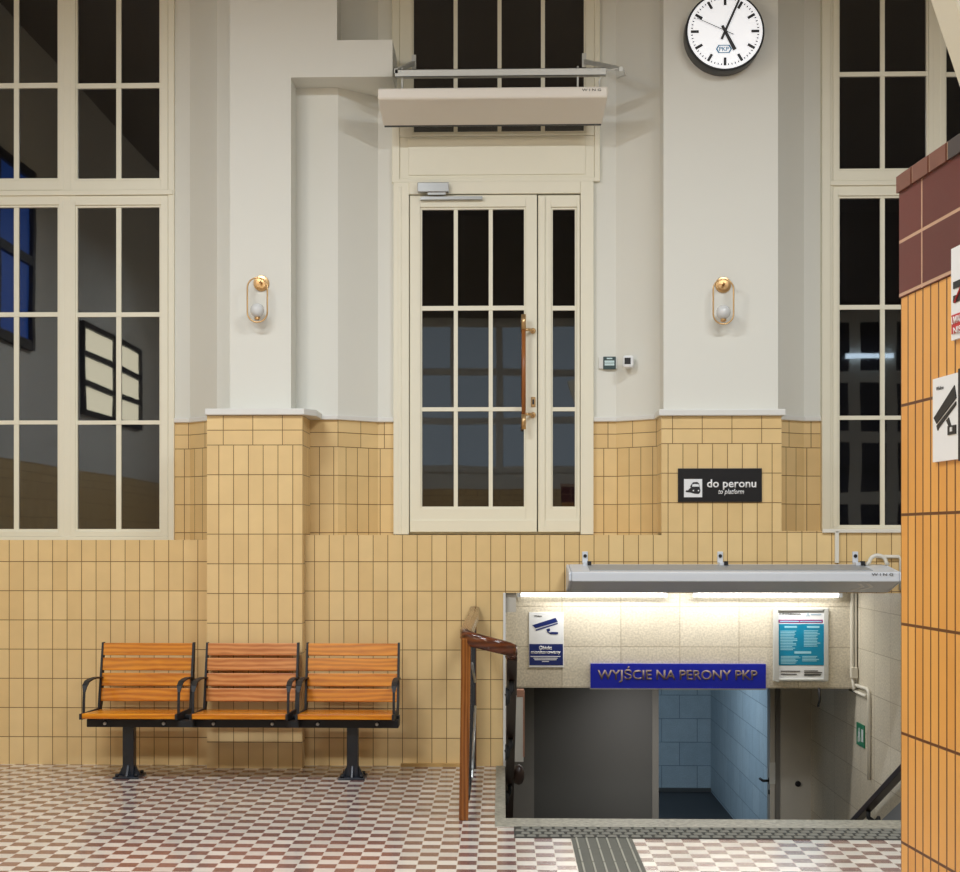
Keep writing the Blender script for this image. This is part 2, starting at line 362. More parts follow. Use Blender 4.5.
# left tiled pilaster
pl = MB().box(xa(207, P1), xa(302.3, P1), P1, P2, 0, CAPZ0)
struct(pl.build('wall_pilaster', M['tile_pil']))
cap.box(xa(205.5, P1), xa(304.5, P1), P1-.03, P2, CAPZ0, CAPZ1)
cap.prism([(xa(304.5, P1), P1-.03), (xa(304.5, P1)+.07, P1+.1), (xa(304.5, P1)+.07, P2), (xa(304.5, P1), P2)], 'z', CAPZ0, CAPZ1)
cap.box(xpl-.02, xpr+.025, -.03, P2, CAPZ0-.0, CAPZ1)
struct(cap.build('trim_1', M['trimwhite'], bevel=.006))

# ------------------------------------------------------------------ windows and door
def rz(py, px, Y): return W(px, py, Y).z
def lattice(outer, cols, rows, Y, d=.05, mun=.022, bead=True):
    """bars of one sash: stiles and rails flush at Y, glazing bars set back; rectangles in photo pixels"""
    x0, x1, t, b_ = outer; m = MB(); cxp = (x0+x1)/2
    ex = lambda px: WX(px, Y); ez = lambda py: rz(py, cxp, Y)
    g = 2.0 if bead else 0
    m.box(ex(x0), ex(cols[0][0]-g), Y, Y+d, ez(b_), ez(t)); m.box(ex(cols[-1][1]+g), ex(x1), Y, Y+d, ez(b_), ez(t))
    m.box(ex(cols[0][0]-g), ex(cols[-1][1]+g), Y, Y+d, ez(rows[0][0]-g), ez(t)); m.box(ex(cols[0][0]-g), ex(cols[-1][1]+g), Y, Y+d, ez(b_), ez(rows[-1][1]+g))
    q = MB(); yb = Y+.014
    if bead:
        q.box(ex(cols[0][0]-g), ex(cols[0][0]), yb, Y+d, ez(rows[-1][1]+g), ez(rows[0][0]-g)); q.box(ex(cols[-1][1]), ex(cols[-1][1]+g), yb, Y+d, ez(rows[-1][1]+g), ez(rows[0][0]-g))
        q.box(ex(cols[0][0]), ex(cols[-1][1]), yb, Y+d, ez(rows[0][0]), ez(rows[0][0]-g)); q.box(ex(cols[0][0]), ex(cols[-1][1]), yb, Y+d, ez(rows[-1][1]+g), ez(rows[-1][1]))
    ym = Y+.02
    for a, c in zip(cols, cols[1:]): q.box(ex(a[1]), ex(c[0]), ym, ym+mun, ez(rows[-1][1]), ez(rows[0][0]))
    for a, c in zip(rows, rows[1:]):
        q.box(ex(cols[0][0]), ex(cols[-1][1]), ym-.004, ym+mun, ez(c[0]), ez(a[1]))
    pane = MB(); yg = ym+.012
    pane.face([(ex(cols[0][0]-1), yg, ez(rows[-1][1]+1)), (ex(cols[-1][1]+1), yg, ez(rows[-1][1]+1)), (ex(cols[-1][1]+1), yg, ez(rows[0][0]-1)), (ex(cols[0][0]-1), yg, ez(rows[0][0]-1))])
    return m, q, pane
def sash(parent, name, outer, cols, rows, Y, mat='paint', label=None, **k):
    m, q, p = lattice(outer, cols, rows, Y, **k)
    s = m.build(name, M[mat], parent, bevel=.004)
    q.build('glazing_bars', M[mat], s); p.build('glass_pane', M['glass'], s)
    if label: s['label'] = label
    return s
YF = P3-.03         # window frame plane
# left window
def win_left():
    Y = YF
    r = thing('window_1', None, None, (WX(66, Y), Y, rz(540, 66, Y)), kind='structure')
    f = MB(); ex = lambda px: WX(px, Y); ez = lambda py: rz(py, 66, Y)
    f.box(ex(168), ex(174), Y, Y+.1, ez(545), ez(-130)); f.box(ex(-50), ex(-44), Y, Y+.1, ez(545), ez(-130))
    f.box(ex(-44), ex(168), Y+.001, Y+.1, ez(545), ez(536.5)); f.box(ex(-50), ex(173), Y-.012, Y+.1, ez(195.5), ez(190.5))
    f.box(ex(59), ex(75), Y+.008, Y+.1, ez(540), ez(-130))
    f.build('window_frame', M['paint'], r, bevel=.004)
    c1 = [(-26, 13), (18, 57)]; c2 = [(77, 115.5), (120.5, 159)]
    up = [(-104, -14), (-9, 82.5), (87.5, 178)]; lo = [(207, 312), (316.5, 420.3), (424.3, 529)]
    for c, a, b in ((c1, -44, 63.5), (c2, 70.5, 168)):
        sash(r, 'upper_sash', (a, b, -125, 190.5), c, up, Y+.006); sash(r, 'lower_sash', (a, b, 195.5, 536.5), c, lo, Y+.006)
win_left()
def win_right():
    Y = YF
    r = thing('window_2', None, None, (WX(937, Y), Y, rz(530, 937, Y)), kind='structure')
    f = MB(); ex = lambda px: WX(px, Y); ez = lambda py: rz(py, 880, Y)
    f.box(ex(826.5), ex(833), Y, Y+.1, ez(533), ez(-130)); f.box(ex(1044), ex(1050), Y, Y+.1, ez(533), ez(-130))
    f.box(ex(833), ex(1044), Y+.001, Y+.1, ez(533), ez(527)); f.box(ex(827), ex(1050), Y-.012, Y+.1, ez(185.5), ez(180.5))
    f.box(ex(930), ex(944), Y+.008, Y+.1, ez(530), ez(-130))
    f.build('window_frame', M['paint'], r, bevel=.004)
    c1 = [(840, 881), (885.5, 927)]; c2 = [(947, 988), (992, 1033)]
    up = [(-112, -24), (-19, 71), (75.5, 168)]; lo = [(197.5, 304.5), (309, 415.5), (419.5, 525)]
    for c, a, b in ((c1, 833, 934), (c2, 940, 1044)):
        sash(r, 'upper_sash', (a, b, -125, 180.5), c, up, Y+.006); sash(r, 'lower_sash', (a, b, 185.5, 527), c, lo, Y+.006)
win_right()
def win_top():
    Y = YF
    r = thing('window_3', None, None, (WX(498, Y), Y, rz(180, 498, Y)), kind='structure')
    ex = lambda px: WX(px, Y); ez = lambda py: rz(py, 498, Y)
    f = MB(); f.box(ex(392), ex(399.5), Y-.005, Y+.12, ez(182), ez(-130)); f.box(ex(594.5), ex(600), Y-.005, Y+.12, ez(182), ez(-130))
    f.box(ex(399), ex(595), Y-.005, Y+.12, ez(182), ez(178))
    f.build('window_frame', M['paint'], r, bevel=.004)
    cols = [(413.5, 453.5), (457.5, 497.5), (501.5, 541), (545, 584)]
    sash(r, 'fixed_sash', (399.5, 594.5, -120, 136), cols, [(-90, 131)], Y+.006)
    p = MB(); p.box(ex(399.5), ex(594.5), Y+.012, Y+.05, ez(178), ez(136)); p.box(ex(408.5), ex(585.5), Y+.004, Y+.02, ez(174.5), ez(138))
    p.build('spandrel_panel', M['paint'], r, bevel=.003)
win_top()
def door():
    Y = YF
    r = thing('door_1', None, None, (WX(493, Y), Y, rz(534, 493, Y)), kind='structure')
    ex = lambda px: WX(px, Y); ez = lambda py: rz(py, 493, Y)
    f = MB(); zb = ez(534.5)
    f.box(ex(393.5), ex(409), Y-.01, Y+.1, zb, ez(182)); f.box(ex(580.5), ex(593.5), Y-.01, Y+.1, zb, ez(182)); f.box(ex(409), ex(580.5), Y-.01, Y+.1, ez(194), ez(182))
    f.box(ex(398), ex(401.5), Y-.016, Y, zb, ez(186)); 
    f.box(ex(409), ex(581), Y+.045, Y+.1, zb, ez(531.5))
    f.build('door_frame', M['paint'], r, bevel=.004)
    rows = [(209, 305.5), (310, 407), (411, 506.5)]
    l = sash(r, 'door_leaf', (409.7, 537, 195, 532), [(422, 453.7), (457.7, 488.7), (492.7, 524)], rows, Y+.008)
    MB().box(ex(410), ex(536.7), Y-.004, Y+.01, ez(532), ez(520)).build('kick_board', M['paint'], l, bevel=.003)
    s = sash(r, 'sidelight', (538, 580, 195, 532), [(552.8, 575)], rows, Y+.008, label='narrow glazed side panel right of the door leaf')
    MB().box(ex(538.3), ex(579.7), Y-.004, Y+.01, ez(532), ez(520)).build('kick_board', M['paint'], s, bevel=.003)
    MB().box(ex(539), ex(545), Y-.006, Y+.02, ez(532), ez(196)).build('cover_strip', M['paint'], r, bevel=.003)
    # pull handle: wooden bar with brass ends and stand-offs
    hy = Y-.075; hx = ex(523.5)
    h = MB().tube([(hx, hy, ez(415)), (hx, hy, ez(331))], .015, 14).build('pull_handle', M['handle_wood'], l)
    b = MB()
    for a, c, mpy in ((316, 331, 331), (415, 430, 415)):
        b.tube([(hx, hy, ez(c)), (hx, hy, ez(a))], .017, 14)
        b.tube([(hx, hy, ez(mpy)), (hx+.045, hy+.02, ez(mpy)), (ex(533), Y+.004, ez(mpy))], .011, 10)
        b.lathe((ex(533), Y+.008, ez(mpy)), (0, -1, 0), [(.02, 0), (.02, .012), (.014, .016)], 16)
    b.build('handle_mount', M['brass'], h)
    MB().box(ex(531), ex(535.5), Y-.003, Y+.012, ez(407), ez(397)).build('lock_plate', M['brass'], l, bevel=.006)
    lk = MB().box(ex(532.3), ex(534.2), Y-.006, Y, ez(404.5), ez(399.5)).build('keyhole', M['ink'], l)
    dc = MB().box(ex(418), ex(449), Y-.07, Y-.01, ez(193.5), ez(184)).build('door_closer', M['alu'], r, bevel=.004)
    a = MB().box(ex(420.6), ex(482.5), Y-.03, Y+.008, ez(200), ez(197)).box(ex(428), ex(446), Y-.055, Y-.04, ez(196), ez(193.5))
    a.build('closer_arm', M['alu'], dc)
door()
# dark exterior behind the glazing
nb = MB(); nb.box(X0-2, XE+1, 2.6, 2.7, 1.3, TOP); nb.face([(X0-2, .66, 1.35), (XE+1, .66, 1.35), (XE+1, 2.6, 1.35), (X0-2, 2.6, 1.35)])
struct(nb.build('wall_outside', M['night']))
# sheer curtains hanging behind the right window
def curtain(pxa, pxb, pyt, pyb, Y, n, label):
    m = MB(); xa_, xb_ = WX(pxa, Y), WX(pxb, Y); zt, zb = rz(pyt, 870, Y), rz(pyb, 870, Y); K = n*8
    fold = lambda i: Y+.035*math.sin(2*math.pi*i/8)+.012*math.sin(i*.9)
    for i in range(K):
        a = xa_+(xb_-xa_)*i/K; b = xa_+(xb_-xa_)*(i+1)/K
        m.face([(a, fold(i), zb), (b, fold(i+1), zb), (b, fold(i+1), zt), (a, fold(i), zt)], smooth=True)
    o = m.build('curtain', M['cloth']); tag(o, label, 'curtain'); return o

# ------------------------------------------------------------------ room shell
RX0, RX1, RY = -5.3, 8.2, -15.5
P = .0945
f = MB()
def fq(x0, x1, y0, y1): f.face([(x0, y0, 0), (x1, y0, 0), (x1, y1, 0), (x0, y1, 0)])
KX = -.04
fq(RX0, KX, -1.96, 0); fq(RX0, RX1, RY, -1.96); fq(STX1+.12, RX1, -1.96, 0)
struct(f.build('floor', M['floor']))
ce = MB(); ce.face([(RX0, RY, TOP), (RX1, RY, TOP), (RX1, P3+.3, TOP), (RX0, P3+.3, TOP)]); struct(ce.build('ceiling', M['ceil']))
sw = MB()
sw.face([(RX0, RY, 0), (RX0, P3+.3, 0), (RX0, P3+.3, 2.4), (RX0, RY, 2.4)]); sw.face([(RX0, RY, 2.4), (RX0, P3+.3, 2.4), (RX0, P3+.3, TOP), (RX0, RY, TOP)], mi=1); struct(sw.build('wall_left', [M['tile'], M['white']]))
sw = MB(); sw.face([(RX1, RY, 0), (RX1, P3+.3, 0), (RX1, P3+.3, TOP), (RX1, RY, TOP)]); struct(sw.build('wall_far_right', M['white']))
sw = MB(); sw.face([(RX0, RY, 0), (RX1, RY, 0), (RX1, RY, 2.4), (RX0, RY, 2.4)]); sw.face([(RX0, RY, 2.4), (RX1, RY, 2.4), (RX1, RY, 5.4), (RX0, RY, 5.4)], mi=1)
sw.face([(RX0, RY, 5.4), (RX1, RY, 5.4), (RX1, RY, TOP), (RX0, RY, TOP)], mi=2)  # unlit top of the wall, its darkness put into the colour
struct(sw.build('wall_front', [M['tile'], M['white'], M['ceil']]))

# ------------------------------------------------------------------ stairwell
LY = 1.5; LZ = zs(688, 680, LY); FZ = -1.95; GY = 3.29
s = MB()   # side walls
s.face([(STX1, -1.96, FZ), (STX1, 0, FZ), (STX1, 0, 0), (STX1, -1.96, 0)]); s.face([(STX1, 0, FZ), (STX1, GY, FZ), (STX1, GY, OPZ+.1), (STX1, 0, OPZ+.1)])
struct(s.build('wall_stair_right', M['stone']))
s = MB(); s.face([(STX0, -1.96, FZ), (STX0, 0, FZ), (STX0, 0, 0), (STX0, -1.96, 0)]); s.face([(STX0, 0, FZ), (STX0, GY, FZ), (STX0, GY, OPZ+.1), (STX0, 0, OPZ+.1)])
struct(s.build('wall_stair_left', M['stone']))
s = MB(); s.box(STX0, STX1, LY, LY+.35, LZ, OPZ+.1); lintel = struct(s.build('wall_lintel', M['stone'])); ROOT[lintel.name] = Vector()
s = MB(); s.face([(STX0, 0, OPZ+.1), (STX1+.6, 0, OPZ+.1), (STX1+.6, LY+.1, OPZ+.1), (STX0, LY+.1, OPZ+.1)]); s.face([(STX0, LY+.35, LZ+.1), (STX1, LY+.35, LZ+.1), (STX1, GY, LZ+.1), (STX0, GY, LZ+.1)])
struct(s.build('ceiling_stair', M['white']))
# steps
st = MB(); nst = 12; rise = -FZ/nst; run = .36
for i in range(nst):
    y = -1.96+i*run
    st.box(STX0, STX1, y, y+run, FZ-.05, -rise*(i+1))
struct(st.build('stairs', M['step']))
s = MB(); s.face([(STX0, 1.5, FZ), (4.2, 1.5, FZ), (4.2, 11.5, FZ), (STX0, 11.5, FZ)]); struct(s.build('floor_lower', M['darkfloor']))
# grey partition with door opening and closed leaf
gx = lambda px: WX(px, GY); gz = LZ+.35
dx0, dx1 = gx(658.5), gx(775.5)
g = MB(); g.box(STX0, gx(534), GY-.04, GY+.12, FZ, gz, 0); g.box(gx(652), dx0, GY-.02, GY+.12, FZ, gz, 0)
g.box(gx(780), STX1+.05, GY-.04, GY+.12, FZ, gz, 1); g.box(dx1, gx(780), GY, GY+.12, FZ, gz, 0)
struct(g.build('wall_partition', [M['greypaint'], M['greyframe']]))
d2 = MB().box(gx(534), gx(652), GY, GY+.06, FZ, gz); d2 = struct(d2.build('door_2', M['greydoor']))
ROOT[d2.name] = Vector()
d3 = thing('door_3', None, None, (dx1, GY+.1, FZ), kind='structure')
MB().prism([(dx1-.045, GY+.02), (dx1-.003, GY+.02), (dx1+.135, GY+.95), (dx1+.09, GY+.95)], 'z', FZ+.01, gz).build('door_leaf', M['greyframe'], d3)
hz = zs(782, 770, GY)
m = MB(); m.tube([(dx1-.05, GY+.07, hz), (dx1-.1, GY+.07, hz), (dx1-.105, GY+.19, hz)], .012, 10); m.lathe((dx1-.036, GY+.07, hz), (-1, 0, 0), [(.028, 0), (.028, .012)], 16); m.box(dx1-.05, dx1-.03, GY+.055, GY+.085, hz-.12, hz-.08)
m.build('door_handle', M['iron'], d3)
MB().box(dx1-.052, dx1+.006, GY+.014, GY+.022, hz-.02, hz+.17).build('lock_case', M['galv'], d3)
kx, kz = gx(797), zs(783, 797, GY)
o = MB().lathe((kx, GY-.04, kz), (0, -1, 0), [(.026, 0), (.026, .012), (.018, .022)], 18).build('push_button', M['black'])
tag(o, 'small round black knob on the grey frame at the bottom of the stairs', 'button')
# blue corridor
bx1 = 2.88; BY = WY_ = 10.9
b = MB(); b.face([(-.3, BY, FZ), (bx1, BY, FZ), (bx1, BY, .8), (-.3, BY, .8)]); b.face([(bx1, GY+.12, FZ), (bx1, BY, FZ), (bx1, BY, .8), (bx1, GY+.12, .8)])
b.face([(-.3, GY+.12, FZ), (-.3, BY, FZ), (-.3, BY, .8), (-.3, GY+.12, .8)]); b.face([(-.3, GY+.12, .8), (bx1, GY+.12, .8), (bx1, BY, .8), (-.3, BY, .8)])
struct(b.build('wall_corridor', M['stone_blue']))
b = MB(); b.box(-.3, bx1, BY-.03, BY, FZ, FZ+.05); struct(b.build('baseboard_corridor', M['greydoor']))
# kerbs and tactile strips
k = MB(); k.box(KX, STX0, -1.96, -.005, -.3, .004); struct(k.build('trim_2', M['granite']))
k = MB(); k.box(KX, STX1+.12, -2.2, -1.95, -.16, .004); struct(k.build('trim_3', M['granite'], bevel=.006))
wx0, wx1 = FL(514, 831).x, STX1+.12
t = thing('warning_strip', 'grey studded tactile paving strip along the top of the stairs', 'tactile paving', ((wx0+wx1)/2, -2.35, 0))
MB().box(wx0, wx1, -2.5, -2.2, -.02, .004).build('base', M['rubber'], t)
st_ = MB(); nx = int((wx1-wx0)/.06)
for i in range(nx):
    for j in range(4):
        cx_, cy_ = wx0+.03+i*.06+(.03 if j % 2 else 0), -2.46+j*.073
        if cx_ > wx1-.03: continue
        st_.hexa([(cx_-.024, cy_-.02, .003), (cx_+.024, cy_-.02, .003), (cx_+.024, cy_+.02, .003), (cx_-.024, cy_+.02, .003)], [(cx_-.018, cy_-.013, .010), (cx_+.018, cy_-.013, .010), (cx_+.018, cy_+.013, .010), (cx_-.018, cy_+.013, .010)])
st_.build('studs', M['rubber_light'], t, kind='stuff')
gx0, gx1 = FL(571, 838).x, FL(631.5, 838).x
t = thing('guide_strip', 'grey ribbed tactile guide paving running towards the stair edge', 'tactile paving', ((gx0+gx1)/2, -2.52, 0))
MB().box(gx0, gx1, -6.5, -2.502, -.02, .003).build('base', flat('grey_guide_tile', (96,96,88), .7, noise=.12, nscale=20), t)
for i in range(6):
    xx = gx0+(gx1-gx0)*(i+.5)/6; m = MB(); y = -2.51
    while y > -6.4:
        m.box(xx-.004, xx+.004, y-.28, y, .002, .008); y -= .3
    m.build('rib', M['worn_rib'], t)
# white corner edge by the opening, low skirting, conduits of the wall
struct(MB().box(STX0-.012, STX0+.004, -.012, .02, .0, OPZ).build('trim_4', M['trimwhite']))
struct(MB().box(WX(401, -.02), WX(466, -.02), -.04, 0, 0, .02).build('baseboard_back', flat('ochre_skirting', (186,150,92), .5, noise=.2)))
struct(MB().box(WX(834.5, 0), WX(838.5, 0), -.02, 0, WZ(563, 0, 836), sill['RR']).box(WX(822, 0), WX(905, 0), -.02, .01, sill['RR']-.012, sill['RR']+.012).build('trim_5', M['conduit'], bevel=.003))
struct(MB().box(STX0+.004, WX(516, .05), .03, .18, WZ(612, .05), OPZ).build('trim_6', M['greyframe']))

# ------------------------------------------------------------------ bench
SX = [-2.381, -1.68, -1.008]
BENCH_SHIFT = -.075
def bench():
    r = thing('bench', 'three-seat wooden slat bench on two black posts against the tiled wall', 'bench', (-1.69, -.37, 0))
    zb0, zb1 = .333, .385
    bm_ = MB().box(-2.69, WX(397, -.5), -.47, -.41, zb0, zb1+.02); bm_.box(-2.69, WX(397, -.5), -.55, -.47, zb0, zb1)
    beam = bm_.build('beam', M['iron'], r, bevel=.004)
    for cx in (WX(132.5, -.37)-.0, WX(352.5, -.37)+.0):
        LG = -.08
        l = MB().box(cx-.036, cx+.036, -.41+LG, -.33+LG, .01, zb0+.01)
        for sx in (-1, 1):       # gussets
            l.prism([(cx+sx*.034, .012), (cx+sx*.072, .012), (cx+sx*.034, .085)], 'y', -.385+LG, -.355+LG)
        l.prism([(-.41+LG, .012), (-.46+LG, .012), (-.41+LG, .085)], 'x', cx-.008, cx+.008)
        lo = l.build('leg', M['ironblue'], r, bevel=.004)
        MB().box(cx-.085, cx+.085, -.48+LG, -.26+LG, 0, .012).build('foot_plate', M['ironblue'], lo, bevel=.003)
        for sx in (-.062, .062):
            for sy in (-.45+LG, -.29+LG): MB().lathe((cx+sx, sy, .012), (0, 0, 1), [(.012, 0), (.012, .014), (.006, .02)], 10).build('anchor_bolt', M['iron'], lo)
    for i, cx in enumerate(SX):
        x0, x1 = cx-.302, cx+.302
        # seat: five boards
        ys = [-.70, -.605, -.51, -.415, -.32]
        for j, y in enumerate(ys):
            za = .437-.02*(y+.70)/.40
            MB().prism([(y, za-.034), (y+.088, za-.034-.004), (y+.088, za-.004), (y, za)], 'x', x0, x1).build('seat_slat', M['pine_seat'], r, bevel=.006)
        # back: four boards, leaning
        zz = [(.468, .553), (.568, .652), (.669, .752), (.768, .849)]
        yb = lambda z: -.235+(z-.47)*.2
        for a, b_ in zz:
            MB().prism([(yb(a), a), (yb(b_), b_), (yb(b_)+.03, b_-.004), (yb(a)+.03, a-.004)], 'x', x0+.0, x1-.0).build('back_slat', M['pine_glare'] if i == 1 else M['pine'], r, bevel=.005)
        for sx in (-1, 1):
            xe = x0 if sx < 0 else x1
            e0, e1 = (xe-.010, xe+.003) if sx < 0 else (xe-.005, xe+.008)
            # bent side plate: along the seat and up the back
            m = MB()
            m.prism([(-.715, .40), (-.235, .365), (-.17, .47), (yb(.85)+.04, .852), (yb(.85)-.002, .852), (yb(.47)-.03, .45), (-.27, .425), (-.715, .436)], 'x', e0, e1)
            sp = m.build('side_plate', M['iron'], r)
            # armrest: flat strap curving forward and down
            ax = (e0+e1)/2; pts = []
            for y, z in [(yb(.62)-.005, .622), (-.33, .632), (-.45, .634), (-.55, .627), (-.60, .605), (-.622, .565), (-.63, .50), (-.632, .42)]: pts.append((y, z))
            m = MB()
            for (ya, za), (yc, zc) in zip(pts, pts[1:]):
                dy, dz = yc-ya, zc-za; L = math.hypot(dy, dz); ny, nz = -dz/L*.005, dy/L*.005; hw = .017 if za > .6 else .008
                hw2 = .017 if zc > .6 else .008
                m.hexa([(ax-hw, ya-ny, za-nz), (ax+hw, ya-ny, za-nz), (ax+hw, ya+ny, za+nz), (ax-hw, ya+ny, za+nz)],
                       [(ax-hw2, yc-ny, zc-nz), (ax+hw2, yc-ny, zc-nz), (ax+hw2, yc+ny, zc+nz), (ax-hw2, yc+ny, zc+nz)])
            m.build('armrest', M['iron'], sp)
        # brackets under the seat to the beam with two bolts
        for bx in (cx-.19, cx+.19):
            MB().box(bx-.02, bx+.02, -.66, -.28, .385, .402).build('seat_bracket', M['iron'], r)
            MB().lathe((bx, -.55, .358), (0, -1, 0), [(.011, 0), (.011, .007), (.006, .012)], 12).build('bolt', M['bolt'], beam)
    # tie pieces between neighbouring seats
    for a, b_ in zip(SX, SX[1:]):
        MB().prism([(a+.30, .385), (b_-.30, .385), (b_-.30, .345), (a+.30, .345)], 'y', -.64, -.46).build('connector', M['iron'], r)
    k = (-CAM.y-.5+BENCH_SHIFT)/(-CAM.y-.5)
    r.location = (-1.69*k+.005, -.37+BENCH_SHIFT, 0)
bench()

# ------------------------------------------------------------------ balustrade and handrails
def balustrade():
    xp = W(465, 700, -1.98).x
    r = thing('stair_balustrade', 'wooden balustrade with polished handrail guarding the left side of the stair opening', 'railing', (xp, -1, 0))
    m = MB(); yf = -2.0; zt = 1.0
    xp0, xp1 = WX(460.5, yf), WX(470.5, yf)
    m.prism([(xp0-.008, 0), (xp1-.012, 0), (xp1+.004, zt), (xp0+.006, zt)], 'y', yf-.03, yf+.03)
    m.build('post', M['rail'], r, bevel=.006)
    m = MB(); xw0, xw1 = WX(470.5, -.05), WX(476.5, -.05)
    m.box(xw0+.01, xw1, -.08, -.02, 0, 1.05); m.build('post', M['rail'], r, bevel=.006)
    # handrail: from the wall to the near end, round the corner and over the stair
    xm = (xp0+xp1)/2
    pts = [(WX(474.5, 0), -.002, 1.075), (xm+.02, -.6, 1.068), (xm+.01, -1.3, 1.055), (xm+.0, -1.9, 1.04), (xm+.012, -1.99, 1.03), (xm+.05, -2.03, 1.018), (-.02, -2.03, .985), (.035, -2.02, .97), (.052, -1.98, .955), (.05, -1.9, .935)]
    m = MB()
    def sect(i):
        a = Vector(pts[max(i-1, 0)]); b_ = Vector(pts[min(i+1, len(pts)-1)]); t = (b_-a); t.z = 0; t.normalize(); side = Vector((-t.y, t.x, 0)); p = Vector(pts[i]); w_ = .033; h = .066
        prof = [(-w_, 0), (-w_*.8, h*.12), (0, h*.2), (w_*.8, h*.12), (w_, 0), (w_, -h*.7), (w_*.7, -h), (-w_*.7, -h), (-w_, -h*.7)]
        return [p+side*q[0]+UP*q[1] for q in prof]
    S = [sect(i) for i in range(len(pts))]
    m.face(S[0][::-1]); m.face(S[-1])
    for a, b_ in zip(S, S[1:]):
        for i in range(len(a)): m.face([a[i], a[(i+1) % len(a)], b_[(i+1) % len(a)], b_[i]], smooth=True)
    m.build('handrail', M['railx'], r)
    # infill: dark steel frame and bright bars, seen edge-on
    m = MB(); xi = xm+.012
    m.box(xi-.01, xi+.01, -1.95, -.09, .1, .13); m.box(xi-.01, xi+.01, -1.95, -.09, .93, .96)
    m.box(xi-.01, xi+.012, -1.6, -1.55, .1, .96); m.box(xi-.01, xi+.012, -.13, -.09, .0, .96)
    m.build('infill_frame', M['iron'], r)
    for y in [-1.4+.16*i for i in range(8)]:
        MB().box(xi-.006, xi+.006, y-.01, y+.01, .13, .93).build('baluster', M['iron'], r)
    for a, b_ in (((-1.5, .82), (-.5, .62)), ((-1.5, .15), (-.4, .45))):
        MB().tube([(xi+.014, a[0], a[1]), (xi+.014, b_[0], b_[1])], .008, 8).build('brace', M['alu'], r)
    return r
bal = balustrade()
def stair_rail(name, x, y0, y1, zfun, label, side, mat, r=None):
    r = r or thing(name, label, 'handrail', (x, (y0+y1)/2, zfun((y0+y1)/2)-.8))
    m = MB(); h = .06; w_ = .03
    prof = lambda y: [(x-w_, y, zfun(y)-h), (x+w_, y, zfun(y)-h), (x+w_, y, zfun(y)-.012), (x+w_*.6, y, zfun(y)), (x-w_*.6, y, zfun(y)), (x-w_, y, zfun(y)-.012)]
    m.hexa(prof(y0), prof(y1)); m.build(name, M[mat], r, bevel=.004)
    n = 4
    for i in range(n):
        y = y0+(y1-y0)*(i+.3)/n; z = zfun(y)-h; xw = x+side*.0; xx = STX0 if side < 0 else STX1
        b_ = MB().tube([(x, y, z), (x, y, z-.05), (x+(xx-x)*.6, y, z-.085), (xx, y, z-.09)], .017, 10)
        b_.lathe((xx, y, z-.09), (-side, 0, 0), [(.052, 0), (.052, .012), (.028, .03)], 16)
        b_.build('bracket', M['iron'], r)
    return r
zl = lambda y: .955-.45*(y+1.98)
stair_rail('descending_handrail', .055, -1.92, 2.2, zl, None, -1, 'darkrail', bal)
za_, ya_ = -.627, 1.5; zb_, yb_ = .128, -.25
zr = lambda y: -.05+za_+(zb_-za_)*(y-ya_)/(yb_-ya_)
MB().lathe((.115, .3, -.10), (0, 0, 1), [(.004, -.075), (.03, -.06), (.042, -.02), (.042, .02), (.03, .055), (.006, .07)], 16).build('rail_scroll', M['darkrail'], bal)
rr_ = stair_rail('stair_handrail', STX1-.08, -1.7, 2.6, zr, 'dark sloping handrail on the stone wall beside the orange tiled pillar', 1, 'darkrail')
# grey steel panel under the right handrail
m = MB(); m.hexa([(STX1-.035, -1.3, -1.2), (STX1-.03, -1.3, zr(-1.3)-.2), (STX1-.03, .78, zr(.78)-.17), (STX1-.035, .78, -1.2)], [(STX1-.001, -1.3, -1.2), (STX1-.001, -1.3, zr(-1.3)-.2), (STX1-.001, .78, zr(.78)-.17), (STX1-.001, .78, -1.2)])
m.build('backing_panel', flat('blue_grey_steel', (124,127,131), .5), rr_)
# white box on left stair wall
yy = 1.3; t = thing('wall_box', 'narrow white box with reddish edge on the left side of the stairs under the lintel', 'box', (.1, yy, zs(761, 518, yy)))
MB().box(STX0, WX(523.5, yy), yy, yy+.12, zs(762, 518, yy), zs(697, 518, yy)).build('case', M['signwhite'], t, bevel=.004)
MB().box(WX(523, yy), WX(524.6, yy), yy-.004, yy+.12, zs(757, 518, yy), zs(692, 518, yy)).build('edge_strip', M['pinkedge'], t)
MB().box(WX(517, yy), WX(524, yy), yy-.002, yy+.1, zs(697, 518, yy), zs(690, 518, yy)).build('cap', M['pinkedge'], t)

